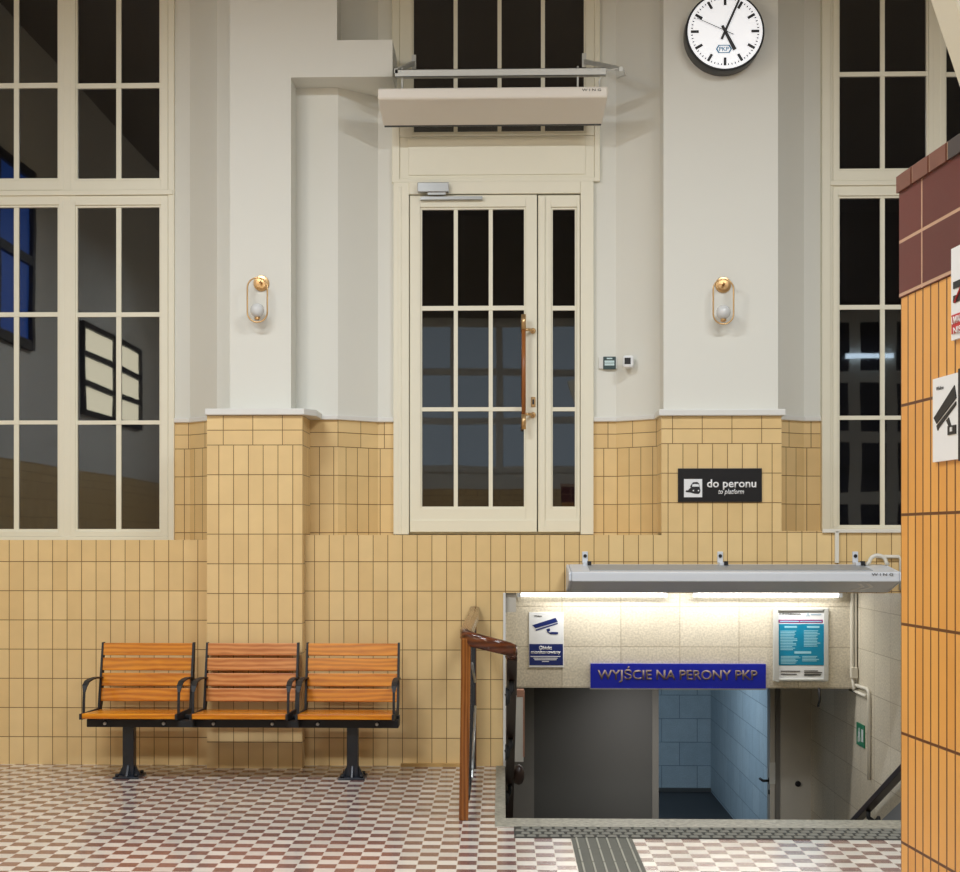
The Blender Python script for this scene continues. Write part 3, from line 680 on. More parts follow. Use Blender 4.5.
# ------------------------------------------------------------------ clock
def clock():
    Yf = -.11; c = W(725, 31.5, Yf); R = 37.2*( -CAM.y+Yf)/F; Ro = 39.2*(-CAM.y+Yf)/F
    r = thing('station_clock', 'round white station clock with black rim high on the wall', 'clock', (c.x, PW, c.z))
    MB().lathe((c.x, PW, c.z), (0, -1, 0), [(Ro*.97, 0), (Ro, .02), (Ro, PW-Yf-.004), (Ro*.985, PW-Yf+.006), (R, PW-Yf+.006), (R, PW-Yf-.01)], 64).build('case', M['black'], r)
    dial = MB().lathe((c.x, Yf, c.z), (0, -1, 0), [(R, 0), (R, .002)], 64).build('dial', M['dial'], r)
    y = Yf-.004
    def bar(m, ang, r0, r1, w0, w1, yy):
        s_, c_ = math.sin(ang), math.cos(ang); d = Vector((s_, 0, c_)); p = Vector((c_, 0, -s_)); o_ = Vector((c.x, yy, c.z))
        q = [o_+d*r0-p*w0, o_+d*r0+p*w0, o_+d*r1+p*w1, o_+d*r1-p*w1]
        m.hexa(q, [v+Vector((0, .003, 0)) for v in q])
    for i in range(60):
        a = i*math.pi/30; mk = MB()
        if i % 5 == 0: bar(mk, a, R*.70, R*.91, R*.036, R*.036, y); mk.build('hour_mark', M['ink'], dial)
        else: bar(mk, a, R*.86, R*.91, R*.012, R*.012, y); mk.build('minute_mark', M['ink'], dial)
    m = MB(); bar(m, math.radians(152.5), -R*.17, R*.56, R*.035, R*.05, y-.006); m.build('hour_hand', M['ink'], r)
    m = MB(); bar(m, math.radians(24), -R*.24, R*.9, R*.033, R*.028, y-.011); m.build('minute_hand', M['ink'], r)
    m = MB(); bar(m, math.radians(294.5), -R*.24, R*.84, R*.008, R*.006, y-.016); m.lathe((c.x, y-.016, c.z), (0, -1, 0), [(R*.045, 0), (R*.045, .004)], 16); m.build('second_hand', M['ink'], r)
    # hexagonal emblem
    ez, ex_, w_, h = c.z-R*.47, c.x-R*.03, R*.215, R*.11
    m = MB()
    def hexring(k): return [(ex_-w_*k*1.0, ez), (ex_-w_*k*.7, ez+h*k), (ex_+w_*k*.7, ez+h*k), (ex_+w_*k*1.0, ez), (ex_+w_*k*.7, ez-h*k), (ex_-w_*k*.7, ez-h*k)]
    A, B = hexring(1), hexring(.8)
    for i in range(6):
        j = (i+1) % 6; q = [(p[0], y, p[1]) for p in (A[i], A[j], B[j], B[i])]; m.hexa(q, [(p[0], y+.003, p[2]) for p in q])
    em = m.build('emblem', M['logo'], r)
    text('emblem_letters', 'PKP', M['logo'], em, ex_-w_*.6, ex_+w_*.6, ez-h*.5, ez+h*.5, y-.001, off=.01)
clock()

# ------------------------------------------------------------------ sconces
def sconce(px, py, label):
    c = W(px, py, PW); r = thing('wall_sconce', label, 'lamp', (c.x, PW, c.z))
    MB().lathe((c.x, PW, c.z), (0, -1, 0), [(.054, 0), (.054, .01), (.05, .016), (.034, .019), (.01, .02)], 32, smooth=False).build('wall_plate', M['brass'], r)
    MB().tube([(c.x, PW-.025, c.z), (c.x, PW-.1, c.z+.004)], .008, 10).build('arm', M['brass'], r)
    yr = PW-.105; pts = []; R = .068; L = .165; cx, zt = c.x-.012, c.z+.022
    for i in range(17): a = math.pi*i/16; pts.append((cx+R*math.cos(a), yr, zt-R+R*math.sin(a)))
    for i in range(17): a = math.pi+math.pi*i/16; pts.append((cx+R*math.cos(a), yr, zt-R-L+R*math.sin(a)))
    MB().tube(pts, .0055, 8, closed=True).build('ring', M['brass'], r)
    zg = zt-R-L+.012; m = MB(); prof = []
    for i in range(13): a = math.pi*i/12; prof.append((max(.0005, .048*math.sin(a)), -.048*math.cos(a)))
    g = m.lathe((cx, yr, zg), (0, 0, 1), prof, 24).build('globe', M['globe'], r)
    MB().lathe((cx, yr, zg-.066), (0, 0, 1), [(.008, 0), (.02, .006), (.02, .018), (.012, .024)], 18).build('lamp_holder', M['brass'], r)
    return r
sconce(261.5, 283.5, 'brass oval-ring wall lamp on the pilaster above the bench')
sconce(723, 285, 'brass oval-ring wall lamp on the pilaster below the clock')

# ------------------------------------------------------------------ air curtains
def air_curtain_top():
    yf, yb_ = -.12, .22
    r = thing('air_curtain', 'long white air curtain heater hung above the glazed door', 'heater', (W(493, 105, yf).x, yf, W(493, 125, yb_).z))
    xl_, xr_ = WX(377.5, yf), WX(608, yf); zt = zs(87, 493, yf); zk = zs(98, 493, yf); zb_2 = zs(125.5, 493, yb_); xl2, xr2 = WX(383, yb_), WX(602.5, yb_)
    A = [(xl_, yf, zt), (xl_, yf, zk), (xl2, yb_, zb_2), (xl2+.03, yb_+.14, zt-.03)]; B = [(xr_, yf, zt), (xr_, yf, zk), (xr2, yb_, zb_2), (xr2-.03, yb_+.14, zt-.03)]
    MB().hexa(A, B).build('case', M['heat'], r, bevel=.012)
    m = MB(); z0 = zs(126, 493, yb_); m.box(xl2+.01, xr2-.01, yb_-.008, yb_+.02, z0+.002, z0+.02); m.build('outlet_slot', M['ink'], r)
    text('lettering', 'W I N G', M['ink'], r, WX(582, yf-.004), WX(601, yf-.004), zs(91.2, 590, yf), zs(88.8, 590, yf), yf-.003)
    # mounting: long channel, side brackets, hangers, cable
    yc = -.05; z1, z0 = zs(68.5, 500, yc), zs(76, 500, yc)
    m = MB(); m.box(WX(395, yc), WX(606, yc), yc, yc+.004, z0, z1); m.box(WX(395, yc), WX(606, yc), yc, yc+.045, z1-.004, z1); m.box(WX(395, yc), WX(606, yc), yc, yc+.045, z0, z0+.004)
    m.build('mounting_channel', M['galv'], r)
    for pa, pb, up in ((396, 414, 1), (621, 584, 1)):
        xa2, xb2 = WX(pa, yc), WX(pb, P3); za2, zb3 = zs(70, 500, yc), zs(62, 500, P3)
        m = MB(); m.hexa([(xa2-.012, yc, za2-.015), (xa2+.012, yc, za2-.015), (xa2+.012, yc, za2+.015), (xa2-.012, yc, za2+.015)], [(xb2-.012, P3, zb3-.015), (xb2+.012, P3, zb3-.015), (xb2+.012, P3, zb3+.015), (xb2-.012, P3, zb3+.015)])
        m.box(xb2-.015, xb2+.015, P3-.025, P3-.003, zb3-.05, zb3+.05)
        m.build('bracket_arm', M['galv'], r)
    for px in (402, 578):
        x = WX(px, yc); MB().tube([(x, yc+.03, z1+.02), (x, yc+.03, zt-.03)], .007, 8).build('hanger_rod', M['galv'], r)
    m = MB(); x = WX(604, yc)
    m.tube([(x-.02, 0, zt-.02), (x-.03, -.02, zt+.06), (x, -.02, z0+.03), (x+.08, -.02, z1), (x+.13, -.02, z1-.0), (x+.15, .02, z0+.02), (x+.1, .05, z0+.01)], .006, 8); m.build('cable', M['galv'], r)
air_curtain_top()
def air_curtain_low():
    yf, yb_, yt = -.48, -.12, -.04
    xl_, xr_ = WX(572, yf), WX(899.5, yf)
    r = thing('air_curtain', 'long grey air curtain heater mounted over the stair opening', 'heater', ((xl_+xr_)/2, -.25, zs(592, 735, yb_)))
    zt, zk, zb2, zbt = zs(572.3, 735, yf), zs(581.6, 735, yf), zs(592.3, 735, yb_), zs(564.2, 735, yt)
    prof = [(yf, zt), (yf, zk), (yb_, zb2), (yt, zb2), (yt, zbt)]
    MB().prism(prof, 'x', xl_, xr_).build('case', M['heat2'], r, bevel=.006)
    # recessed intake grille on the sloping top
    m = MB(); f_ = lambda t: (yt+(yf-yt)*t, zbt+(zt-zbt)*t)
    a, b_ = f_(.12), f_(.8); xa2, xb2 = WX(588, -.2), WX(866, -.2)
    m.hexa([(xa2, a[0], a[1]-.01), (xb2, a[0], a[1]-.01), (xb2, b_[0], b_[1]-.01), (xa2, b_[0], b_[1]-.01)], [(xa2, a[0], a[1]+.003), (xb2, a[0], a[1]+.003), (xb2, b_[0], b_[1]+.003), (xa2, b_[0], b_[1]+.003)])
    m.build('intake_grille', M['heat2d'], r)
    for i, x in enumerate((xl_, xr_)):
        MB().prism([(p[0]*1.0+(.004 if p[0] < -.3 else -.004), p[1]) for p in prof], 'x', x-(.022 if i == 0 else 0), x+(0 if i == 0 else .022)).build('end_cap', M['heat2'], r, bevel=.012)
    text('lettering', 'W I N G', M['ink'], r, WX(871.5, yf), WX(893, yf), zs(575.7, 880, yf), zs(573.2, 880, yf), yf-.004)
    # chevrons of the underside
    m = MB(); g = lambda t: (yf+(yb_-yf)*t, zk+(zb2-zk)*t)
    for k in range(2):
        x = WX(853, -.3)+k*.055
        for s_ in (-1, 1):
            p0, p1 = g(.45), g(.45+s_*.3)
            A = [(x+.05, p0[0], p0[1]-.004), (x+.07, p0[0], p0[1]-.004), (x+.02, p1[0], p1[1]-.004), (x, p1[0], p1[1]-.004)]
            m.hexa(A, [(v[0], v[1], v[2]+.003) for v in A])
    m.build('chevron_mark', M['lettwhite'], r)
    for px in (585, 720, 855):
        x = WX(px, 0); z0, z1 = zs(566, px, 0), zs(551.5, px, 0)
        m = MB().box(x-.019, x+.019, -.012, 0, z0+.02, z1); m.box(x-.019, x+.03, -.12, 0, z0-.005, z0+.025)
        bk = m.build('mounting_bracket', M['heat2'], r, bevel=.003)
        MB().lathe((x, -.012, z1-.03), (0, -1, 0), [(.012, 0), (.012, .006)], 12).build('bolt', M['ink'], bk); MB().box(x+.01, x+.035, -.14, -.1, z0-.0, z0+.035).build('clamp', M['ink'], bk)
    # cable loop and gland at the right end
    m = MB(); x = WX(868, -.1); z = zs(562, 870, -.1)
    pts = [(x+.06+.055*math.cos(a), -.12, z+.045*math.sin(a)) for a in [math.pi*i/10 for i in range(11)]][::-1]
    m.tube([(x-.02, -.12, z-.02)]+pts+[(x+.13, -.12, z-.02)], .013, 8); m.build('cable_loop', M['conduit'], r)
    return xr_
air_curtain_low()
# conduit at the right of the lower heater
m = MB(); zc = zs(556.5, 885, 0)
m.tube([(WX(876, 0), -.02, zc), (WX(898, 0), -.02, zc), (WX(900, 0), -.02, zc-.02), (WX(900, 0), -.02, zs(590, 900, 0))], .012, 8)
tag(m.build('cable_conduit', M['conduit']), 'white conduit bent round the right end of the grey heater', 'pipe')

# fluorescent tubes under the soffit
def batten(pa, pb, label):
    y = LY-.06; xa2, xb2 = WX(pa, y), WX(pb, y); zt = zs(594.6, 700, y)
    r = thing('fluorescent_lamp', label, 'lamp', ((xa2+xb2)/2, y, zt), group='fluorescent lamps under the heater')
    MB().box(xa2-.03, xb2+.03, y-.02, y+.058, zt+.03, OPZ+.095).build('housing', M['heat2'], r)
    MB().tube([(xa2, y, zt), (xb2, y, zt)], .018, 12).build('tube', M['tube'], r)
    m = MB(); m.box(xa2-.03, xa2-.002, y-.02, y+.02, zt-.02, zt+.035); m.box(xb2+.002, xb2+.03, y-.02, y+.02, zt-.02, zt+.035); m.build('lamp_holder', M['heat2'], r)
batten(521, 663, 'bright fluorescent tube over the left half of the lintel')
batten(697, 838, 'bright fluorescent tube over the right half of the lintel above the framed poster')

# ------------------------------------------------------------------ signs on the walls
def plate(m, pxa, pxb, pya, pyb, Y, d=.012):
    cx = (pxa+pxb)/2
    return m.box(WX(pxa, Y-d), WX(pxb, Y-d), Y-d, Y, zs(pyb, cx, Y-d), zs(pya, cx, Y-d))
def sign_root(name, label, cat, px, py, Y): p = W(px, py, Y); return thing(name, label, cat, (p.x, Y, p.z))
# do peronu
r = sign_root('direction_sign', 'black direction sign with white train symbol on the tiled pilaster', 'sign', 720, 502, 0)
plate(MB(), 678, 762, 468.3, 502, 0).build('board', M['black'], r, bevel=.002)
ys = -.0135; X_ = lambda px: WX(px, ys); Z_ = lambda py: zs(py, 720, ys)
MB().box(X_(684), X_(702.2), ys, ys+.003, Z_(497.2), Z_(479)).build('symbol_panel', M['signwhite'], r)
def poly_px(m, pts, y, d=.002): m.poly([(X_(684+18.2*a), Z_(479+18.2*b)) for a, b in pts], y-d, y)
m = MB()
poly_px(m, [(.08, .66), (.28, .52), (.40, .30), (.50, .18), (.72, .16), (.82, .24), (.86, .45), (.90, .62), (.88, .74), (.80, .82), (.55, .80), (.35, .74), (.12, .72)], ys)
m.build('train_symbol', M['ink'], r)
m = MB(); poly_px(m, [(.46, .30), (.58, .27), (.80, .29), (.84, .42), (.44, .42)], ys-.0021); poly_px(m, [(.16, .60), (.34, .42), (.36, .47), (.2, .63)], ys-.0021); poly_px(m, [(.48, .6), (.55, .6), (.55, .67), (.48, .67)], ys-.0021); poly_px(m, [(.76, .6), (.83, .6), (.83, .67), (.76, .67)], ys-.0021)
m.build('train_windows', M['signwhite'], r)
text('lettering', 'do peronu', M['lettwhite'], r, X_(707), X_(756.3), Z_(490), Z_(479.3), ys, off=.018)
text('lettering', 'to platform', M['lettwhite'], r, X_(718.3), X_(744), Z_(495.5), Z_(488.9), ys, off=.012, shear=.25)
# blue exit sign on the lintel
r = sign_root('exit_sign', 'long blue sign with worn gold capitals on the stone lintel', 'sign', 678, 689, LY)
plate(MB(), 590.5, 766, 663.8, 689, LY, .02).build('board', M['signblue'], r, bevel=.002)
ys = LY-.0215; X_ = lambda px: WX(px, ys); Z_ = lambda py: zs(py, 680, ys)
text('lettering', 'WYJŚCIE NA PERONY PKP', M['tan'], r, X_(597.5), X_(757.5), Z_(682.8), Z_(666.6), ys, off=.018)
plate(MB(), 590, 766.5, 688.4, 689.6, LY, .024).build('lower_edge', M['alu'], r)
# monitored-site sign
def camera_symbol(m, fx, fz, y, d=.0015, flip=False):
    """camera drawn in a unit square: slanted body, visor line, arm"""
    P_ = lambda pts: m.poly([(fx(a), fz(b_)) for a, b_ in pts], y-d, y)
    return P_
r = sign_root('monitoring_sign', 'white and navy camera surveillance sign on the stone lintel', 'sign', 546, 667, LY)
plate(MB(), 528.8, 563.6, 612.4, 667.3, LY, .008).build('board', M['signwhite'], r, bevel=.002)
ys = LY-.0095; X_ = lambda px: WX(px, ys); Z_ = lambda py: zs(py, 546, ys)
MB().box(X_(529.3), X_(563), ys, ys+.003, Z_(665.3), Z_(644)).build('text_panel', M['navy'], r)
m = MB(); PP = lambda pts, y=ys: m.poly([(X_(a), Z_(b_)) for a, b_ in pts], y-.0015, y+.001)
PP([(532.3, 625.2), (555.6, 617.8), (557.8, 621.8), (535.6, 628.3)]); PP([(535.4, 629.6), (557.6, 622.8), (557.8, 624), (536.2, 630.9)])
PP([(546.3, 629.2), (549.6, 628.2), (550.2, 630.6), (547.4, 632)]); PP([(550.2, 632), (558, 632), (558, 634.2), (550.2, 634.2)]); PP([(547.4, 632), (548.6, 631.6), (551, 633.6), (550.4, 634.2)])
m.build('camera_symbol', M['navy'], r)
text('lettering', 'Wideo', M['ink'], r, X_(534), X_(541.8), Z_(617), Z_(615), ys)
text('lettering', 'Obiekt', M['lettwhite'], r, X_(539), X_(552), Z_(649.7), Z_(645.8), ys, off=.02)
text('lettering', 'monitorowany', M['lettwhite'], r, X_(531), X_(560.5), Z_(654.8), Z_(650.4), ys, off=.02)
m = MB()
for a, c, z in ((530.5, 560.5, 656.3), (533.5, 557.5, 658), (534.5, 556.5, 659.6), (542, 549, 661.3)): m.box(X_(a), X_(c), ys-.001, ys+.001, Z_(z+.5), Z_(z-.2))
m.build('small_print', M['lettwhite'], r)
# information poster
r = sign_root('information_poster', 'framed teal and white information poster on the stone lintel', 'poster', 801, 681, LY)
xf = lambda px: WX(px, LY-.03)
fr = MB(); Zf = lambda py: zs(py, 801, LY-.03)
for a, c, t_, b_ in ((773.3, 778, 607.8, 681.5), (824.2, 829, 607.8, 681.5), (778, 824.2, 607.8, 611.2), (778, 824.2, 678.6, 681.5)): fr.box(xf(a), xf(c), LY-.03, LY, Zf(b_), Zf(t_))
fr.build('frame', flat('silver_frame', (196,198,195), .35, .1), r, bevel=.008)
ys = LY-.012; X_ = lambda px: WX(px, ys); Z_ = lambda py: zs(py, 801, ys)
sh = MB().box(X_(777.5), X_(825), ys, LY-.002, Z_(680), Z_(610)).build('sheet', M['signwhite'], r)
px0 = 770; sc = 65/630.0; qx = lambda u: X_(770+u*65/630); qz = lambda v: Z_(600+v*90/872)
y1 = ys-.002
MB().box(qx(82), qx(512), y1, ys, qz(222), qz(190)).build('banner', M['magenta'], r, bevel=.004)
MB().box(qx(85), qx(522), y1, ys, qz(632), qz(232)).build('text_panel', M['teal'], r)
text('lettering', 'INFORMACJA', M['ink'], r, qx(90), qx(300), qz(148), qz(126), y1, off=.01)
m = MB(); random.seed(3)
def bars(u0, u1, v0, v1, n):
    for i in range(n):
        v = v0+(v1-v0)*i/max(1, n-1); e = u1-random.random()*(u1-u0)*.3; m.box(qx(u0), qx(e), y1-.001, y1+.001, qz(v+5), qz(v-2))
m.box(qx(140), qx(260), y1-.001, y1+.001, qz(270), qz(252)); m.box(qx(358), qx(478), y1-.001, y1+.001, qz(270), qz(252)); m.box(qx(236), qx(398), y1-.001, y1+.001, qz(520), qz(497))
m.box(qx(96), qx(280), y1-.001, y1+.001, qz(212), qz(202)); m.box(qx(290), qx(500), y1-.001, y1+.001, qz(212), qz(203))
bars(100, 265, 300, 480, 13); bars(328, 490, 296, 445, 11); bars(104, 296, 545, 612, 6); bars(312, 496, 545, 588, 4)
m.build('small_print', flat('print_pale', (150,206,222), .5), r)
m = MB(); bars(104, 320, 688, 718, 2); bars(330, 510, 685, 700, 2); bars(330, 500, 718, 728, 2)
m.build('small_print', M['ink'], r)
m = MB(); m.poly([(qx(350), qz(158)), (qx(364), qz(122)), (qx(372), qz(122)), (qx(384), qz(158)), (qx(374), qz(158)), (qx(367), qz(138)), (qx(360), qz(158))], y1-.001, y1+.001); m.box(qx(395), qx(495), y1-.001, y1+.001, qz(146), qz(134)); m.build('emblem', flat('pale_blue_print', (170,190,205), .5), r)
# green escape sign on right stair wall (faces -x)
yg = .95; zg = zs(735, 861, yg)
def yat(px): # y on right stair wall for a photo column
    d = ray(px, 700); t_ = (STX1-CAM.x)/d.x; return (CAM+d*t_).y
ya2, yb2 = yat(865.2), yat(857.5); zc1 = W(861, 735, (ya2+yb2)/2).z
t = thing('escape_sign', 'small green and white emergency exit sign on the right stone wall of the stairs', 'sign', (STX1, (ya2+yb2)/2, zc1-.1))
MB().box(STX1-.008, STX1, ya2, yb2, zc1-.085, zc1+.085).build('board', M['green'], t)
m = MB(); xg = STX1-.0095; L_ = yb2-ya2
def sq(a, b_, c, d_): m.box(xg, xg+.002, yb2-L_*a, yb2-L_*b_, zc1+c, zc1+d_)
sq(.66, .88, -.045, .05)
for (a, b_, c, d_) in ((.3, .4, .02, .05), (.26, .45, -.02, .02), (.2, .3, -.06, -.02), (.4, .5, -.05, -.02)): sq(a, b_, c, d_)
m.build('running_symbol', M['signwhite'], t)
# conduit and junction box by the lintel corner
t = thing('cable_conduit', 'white conduits and junction box running down the corner right of the lintel', 'pipe', (STX1-.03, LY-.04, -.6))
y = LY-.03; xj = WX(852.8, y)
MB().box(WX(851, y), WX(852.8, y), y-.03, y+.03, zs(668, 852, y), OPZ+.05).build('trunking', M['conduit'], t)
MB().box(WX(853.8, y), WX(856, y), y-.03, y, zs(668, 852, y), OPZ+.05).build('trunking', M['conduit'], t)
MB().box(WX(849.5, y), WX(856.3, y), y-.06, y-.01, zs(677.5, 852, y), zs(667, 852, y)).build('junction_box', M['conduit'], t, bevel=.004)
xw = STX1-.015; y2 = yat(871)
def pw(px, py):
    yy = yat(px); return (xw, yy, W(px, py, yy).z)
MB().tube([(WX(854, y), y-.02, zs(677, 854, y)), pw(856.5, 684), pw(860, 686), pw(869, 689), pw(871, 692), pw(871.2, 700), pw(871, 780)], .014, 8).build('pipe', M['conduit'], t)
MB().tube([(WX(852, y), y-.02, zs(677, 854, y)), (WX(853.5, y), y-.02, zs(688, 853, y)), pw(852.5, 689.5), pw(868.5, 696.5)], .014, 8).build('pipe', M['conduit'], t)
cond = t
# short black cable under the lintel
m = MB(); yq = LY-.012; xq = WX(819, yq)
m.tube([(xq, yq, LZ+.004), (xq+.008, yq+.01, zs(700, 819, yq)), (xq-.004, yq+.01, zs(707, 819, yq))], .009, 8); m.build('cable_tail', M['ink'], lintel)
# controls right of the door
def ctrl():
    y = P3
    r = sign_root('control_panel', 'dark green heater control panel with pale display right of the door', 'control panel', 608, 370, y)
    X2 = lambda px: WX(px, y); Z2 = lambda py: zs(py, 608, y)
    MB().box(X2(598.7), X2(617), y-.02, y, Z2(369), Z2(357)).build('case', M['trimwhite'], r, bevel=.003)
    fp = MB().box(X2(603), X2(615.6), y-.03, y-.01, Z2(369.6), Z2(357)).build('front_plate', M['greygreen'], r, bevel=.004)
    MB().box(X2(604.3), X2(614), y-.032, y-.029, Z2(363.3), Z2(361)).box(X2(604.3), X2(614), y-.032, y-.029, Z2(366), Z2(363.8)).build('display', M['lcd'], fp)
    MB().box(X2(606.5), X2(612), y-.0315, y-.029, Z2(359.6), Z2(358.3)).build('key_row', M['lcd'], fp)
    yv = P3-.15; r = sign_root('thermostat', 'small rounded white thermostat with black screen right of the door', 'thermostat', 628, 369, yv)
    X2 = lambda px: WX(px, yv); Z2 = lambda py: zs(py, 628, yv)
    MB().box(X2(622.6), X2(633.5), yv-.03, yv+.06, Z2(368), Z2(355.5)).build('case', M['signwhite'], r, bevel=.018)
    MB().box(X2(624.2), X2(630.3), yv-.032, yv-.028, Z2(364.6), Z2(358.2)).build('screen', M['ink'], r)
ctrl()

# ------------------------------------------------------------------ foreground tiled pillar on the right
PC = Vector((.732, -7.61, 0)); tdir = Vector((.086, -1, 0)).normalized(); phi = math.atan2(tdir.y, tdir.x)
nrm = Vector((tdir.y, -tdir.x, 0))     # outward, to the left
def PU(px, py):
    d = ray(px, py); s_ = (PC-CAM).dot(nrm)/d.dot(nrm); p = CAM+d*s_; return (p-PC).dot(tdir), p.z
ptop = 2.185
def local_struct(name, mb, mats):
    o = mb.build(name, mats); o.location = PC; o.rotation_euler = (0, 0, phi); return struct(o)
zred = PU(903, 297)[1]
local_struct('wall_right', MB().box(0, 4.5, 0, .4, 0, zred), M['tile_pillar'])
local_struct('wall_right_band', MB().box(-.001, 4.5, -.003, .4, zred, ptop), M['tile_red'])
cp = MB(); random.seed(5)
for i in range(34):
    u = -.008+i*.084; cp.prism([(-.008, ptop-.002), (-.008, ptop+.028), (.0, ptop+.034), (.43, ptop+.034), (.43, ptop-.002)], 'x', u+.005, u+.079, mi=random.choice([0, 0, 1, 2]) if i > 3 else [0, 0, 0, 1][i])
cp.box(-.004, 2.8, -.005, .42, ptop, ptop+.03, mi=3)
local_struct('trim_7', cp, [flat('brown_brick', (116,72,58), .35, noise=.15, nscale=30), flat('charcoal_brick', (62,54,54), .35, noise=.15, nscale=30), flat('red_brick', (128,66,50), .35, noise=.15, nscale=30), flat('pale_mortar', (196,166,140), .8)])
# white sloping timber above it
m = MB(); yb3 = -7.0
a0 = W(930, 0, yb3+.14); a1 = W(960, 90, yb3+.14); dv = (a1-a0)
q0 = a0-dv*3; q1 = a0+dv*1.6
q0 = Vector((q0.x, yb3, q0.z)); q1 = Vector((q1.x, yb3, q1.z))
m.hexa([tuple(q0), (q0.x+.16, yb3, q0.z+.05), (q0.x+.16, yb3+.14, q0.z+.05), (q0.x, yb3+.14, q0.z)], [tuple(q1), (q1.x+.16, yb3, q1.z+.05), (q1.x+.16, yb3+.14, q1.z+.05), (q1.x, yb3+.14, q1.z)])
struct(m.build('trim_8', flat('aged_cream_paint', (206,200,180), .45), bevel=.006))
# signs on it
def pillar_sign(name, label, u0, u1, z0, z1, cat='sign'):
    u0 += .018; u1 += .018; base = PC+tdir*((u0+u1)/2); r = thing(name, label, cat, (base.x, base.y, z0), phi, local=True)
    return r, (u1-u0)/2, z1-z0
ua, _ = PU(932.3, 420); ub, _ = PU(961, 420); zt = (PU(932.3, 381)[1]); zb = PU(932.3, 462.3)[1]
zt2 = PU(957.5, 373.5)[1]; zb2 = PU(957.5, 459.5)[1]
r, hw, H = pillar_sign('camera_sign', 'white sign with black camera symbol on the orange tiled pillar', ua, ub, min(zb, zb2), max(zt, zt2))
MB().box(-hw, hw, -.006, 0, 0, H).build('board', M['signwhite'], r)
MB().box(hw, hw+.03, -.012, 0, -.004, H+.004).build('side_panel', M['ink'], r)
m = MB(); PP = lambda pts: m.poly([((a-.5)*2*hw, (1-b_)*H) for a, b_ in pts], -.0075, -.005)
PP([(.06, .47), (.78, .14), (.84, .29), (.16, .545)]); PP([(.16, .57), (.83, .33), (.83, .37), (.24, .60), (.2, .63)]); PP([(.50, .53), (.58, .50), (.66, .60), (.60, .62)]); PP([(.55, .60), (.83, .60), (.83, .705), (.55, .705)])
m.build('camera_symbol', M['ink'], r)
m = MB(); m.box((.66-.5)*2*hw, (.72-.5)*2*hw, -.009, -.007, (1-.67)*H, (1-.62)*H); m.build('bracket_mark', M['signwhite'], r)
text('lettering', 'Wideo', M['ink'], r, (.14-.5)*2*hw, (.40-.5)*2*hw, (1-.15)*H, (1-.105)*H, -.0068, depth=.0004)
ua, _ = PU(950.6, 300); zt = PU(951, 251)[1]; zb = PU(951, 342)[1]; ub = ua+.14
r, hw, H = pillar_sign('warning_sign', 'white and red warning sign near the top of the orange tiled pillar', ua, ub, zb, zt)
MB().box(-hw, hw, -.006, 0, 0, H).build('board', M['signwhite'], r)
MB().box(-hw+.005, hw-.005, -.0075, -.005, .01, H*.27).build('text_panel', M['red'], r)
text('lettering', 'UWAGA', M['lettwhite'], r, -hw+.008, -hw+.062, H*.165, H*.25, -.0085, off=.01, depth=.0005)
text('lettering', 'NISKI', M['lettwhite'], r, -hw+.016, -hw+.07, H*.055, H*.13, -.0085, off=.01, depth=.0005)
m = MB()
for z in (.40, .55): m.box(-hw+.012, hw-.03, -.0075, -.005, H*z, H*(z+.075))
m.build('step_symbol', M['ink'], r)
m = MB(); m.tube([(-hw+.02, -.008, H*.4), (-hw+.075, -.008, H*.68)], .002, 6); m.build('red_stroke', M['red'], r)

# ------------------------------------------------------------------ far side of the hall, seen mirrored in the glazing
def hall_window(name, axis, at, a0, a1, z0, z1, na, nz, glow, frame='white', gap=.06):
    """window set in the left wall (axis 'x') or in the wall behind the camera (axis 'y')"""
    r = thing(name, None, None, (at, a0, z0) if axis == 'x' else (a0, at, z0), kind='structure')
    B = lambda m, u0, u1, w0, w1, d0, d1: (m.box(at+d0, at+d1, u0, u1, w0, w1) if axis == 'x' else m.box(u0, u1, at+d0, at+d1, w0, w1))
    m = MB(); da, dz = (a1-a0)/na, (z1-z0)/nz
    for i in range(na+1): B(m, a0+i*da-gap/2, a0+i*da+gap/2, z0-gap/2, z1+gap/2, .0, .06)
    for j in range(nz+1): B(m, a0, a1, z0+j*dz-gap/2, z0+j*dz+gap/2, .0, .055)
    m.build('window_frame', M[frame], r)
    p = MB(); B(p, a0, a1, z0, z1, .004, .012); p.build('glass_pane', glow, r)
M['glow_block'] = emission('lit_glass_block', (226,216,186), 5)
M['glow_dusk'] = emission('dusk_sky_glass', (40,84,170), 1.0)
M['glow_pale'] = emission('pale_dusk_glass', (140,152,162), 1.3)
M['glow_dark'] = flat('dark_window_glass', (24,26,32), .1)
M['frame_dark'] = flat('dark_window_frame', (30,30,34), .5)
hall_window('window_4', 'x', RX0, -10.8, -7.7, 3.15, 4.25, 2, 3, M['glow_block'], 'frame_dark', .07)
hall_window('window_5', 'x', RX0, -5.6, -3.2, 3.7, 5.6, 2, 2, M['glow_dusk'], 'frame_dark', .1)
hall_window('window_6', 'y', RY, -1.6, 1.5, 2.75, 5.3, 4, 3, M['glow_pale'], 'white', .12)
hall_window('window_7', 'y', RY, 5.5, 7.4, 1.2, 5.4, 3, 4, M['glow_dark'], 'white', .2)
struct(MB().box(5.95, 6.8, RY+.1, RY+.16, 4.66, 4.74).build('hall_tube', emission('hall_lamp_tube', (210,230,245), 6)))  # unseen lamp tube, mirrored as a bright strip in the right window
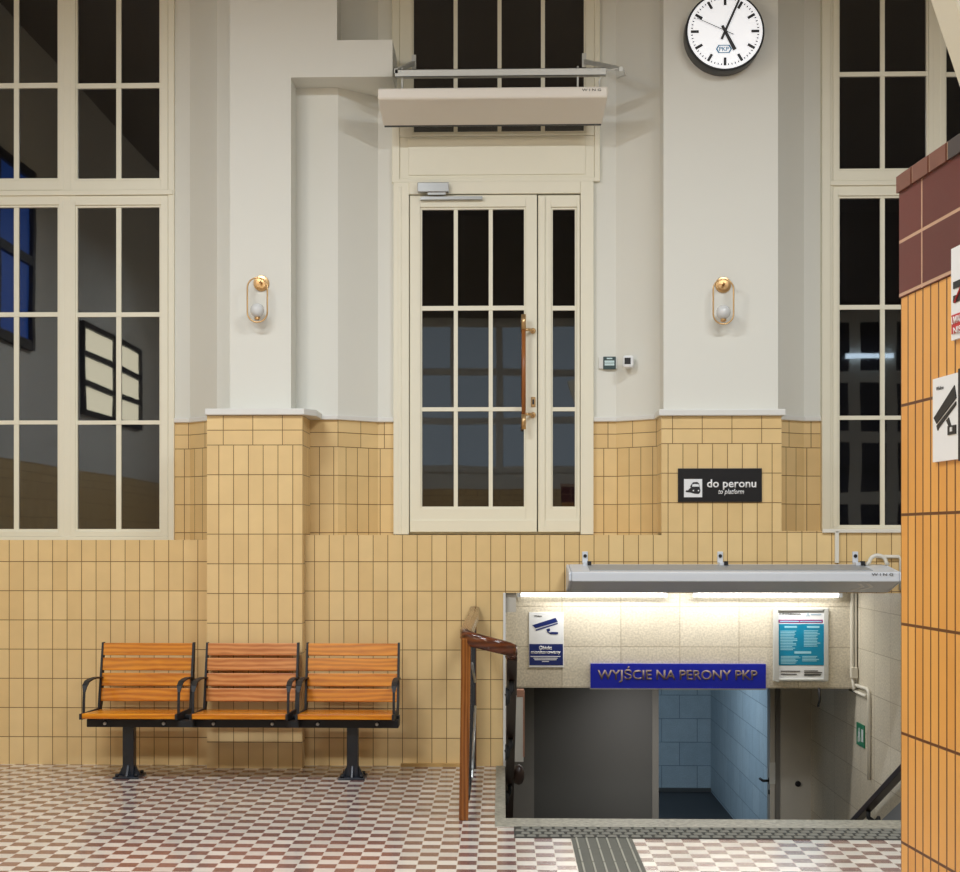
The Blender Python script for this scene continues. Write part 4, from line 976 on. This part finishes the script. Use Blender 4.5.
# ------------------------------------------------------------------ lights
def area(name, loc, target, size, power, rgb, sy=None):
    l = bpy.data.lights.new(name, 'AREA'); l.energy = power; l.color = [v/255 for v in rgb]; l.size = size
    if sy: l.shape = 'RECTANGLE'; l.size_y = sy
    o = bpy.data.objects.new(name, l); C.objects.link(o); o.location = loc
    o.rotation_euler = (Vector(target)-Vector(loc)).to_track_quat('-Z', 'Y').to_euler(); return o
def point(name, loc, power, rgb, r=.2):
    l = bpy.data.lights.new(name, 'POINT'); l.energy = power; l.color = [v/255 for v in rgb]; l.shadow_soft_size = r
    o = bpy.data.objects.new(name, l); C.objects.link(o); o.location = loc; return o
for x_, y_, pw_ in ((-2.3, -4, 185), (2.2, -4, 168), (-2.3, -9, 175), (2.2, -9, 140)):
    area('hall_lamp', (x_, y_, 5.5), (x_, y_+.001, 0), 1.7, pw_, (228, 242, 255), .3)
point('warm_point', (-3.1, -5.0, 4.9), 54, (255, 184, 102), .18)  # unseen warm points out in the hall, added to warm the upper wall
point('warm_point', (2.1, -5.0, 5.0), 44, (255, 184, 102), .3)
point('warm_point', (-2.2, -11, 4.6), 95, (255, 212, 150), .3)
area('stair_tubes', (1.4, LY-.22, 1.2), (1.4, LY-.16, .4), 2.1, 15, (255, 250, 240), .06)
area('lower_level_light', (1.3, 7.2, .7), (1.3, 7.6, -2), 1.6, 68, (168, 210, 246))
cl_ = area('lower_level_light', (1.2, 1.98, .2), (1.25, 3.29, -.95), .5, 6, (255, 246, 236)); cl_.data.spread = 1.75  # unseen fill added behind the lintel to brighten the grey partition
wd = bpy.data.worlds.new('world'); bpy.context.scene.world = wd; wd.use_nodes = True
wd.node_tree.nodes['Background'].inputs[0].default_value = (.02, .022, .03, 1); wd.node_tree.nodes['Background'].inputs[1].default_value = .3
sc_ = bpy.context.scene
sc_.view_settings.view_transform = 'Standard'; sc_.view_settings.look = 'None'; sc_.view_settings.exposure = 0
try: sc_.cycles.use_denoising = True
except Exception: pass
sc_.cycles.max_bounces = 8; sc_.cycles.sample_clamp_indirect = 4
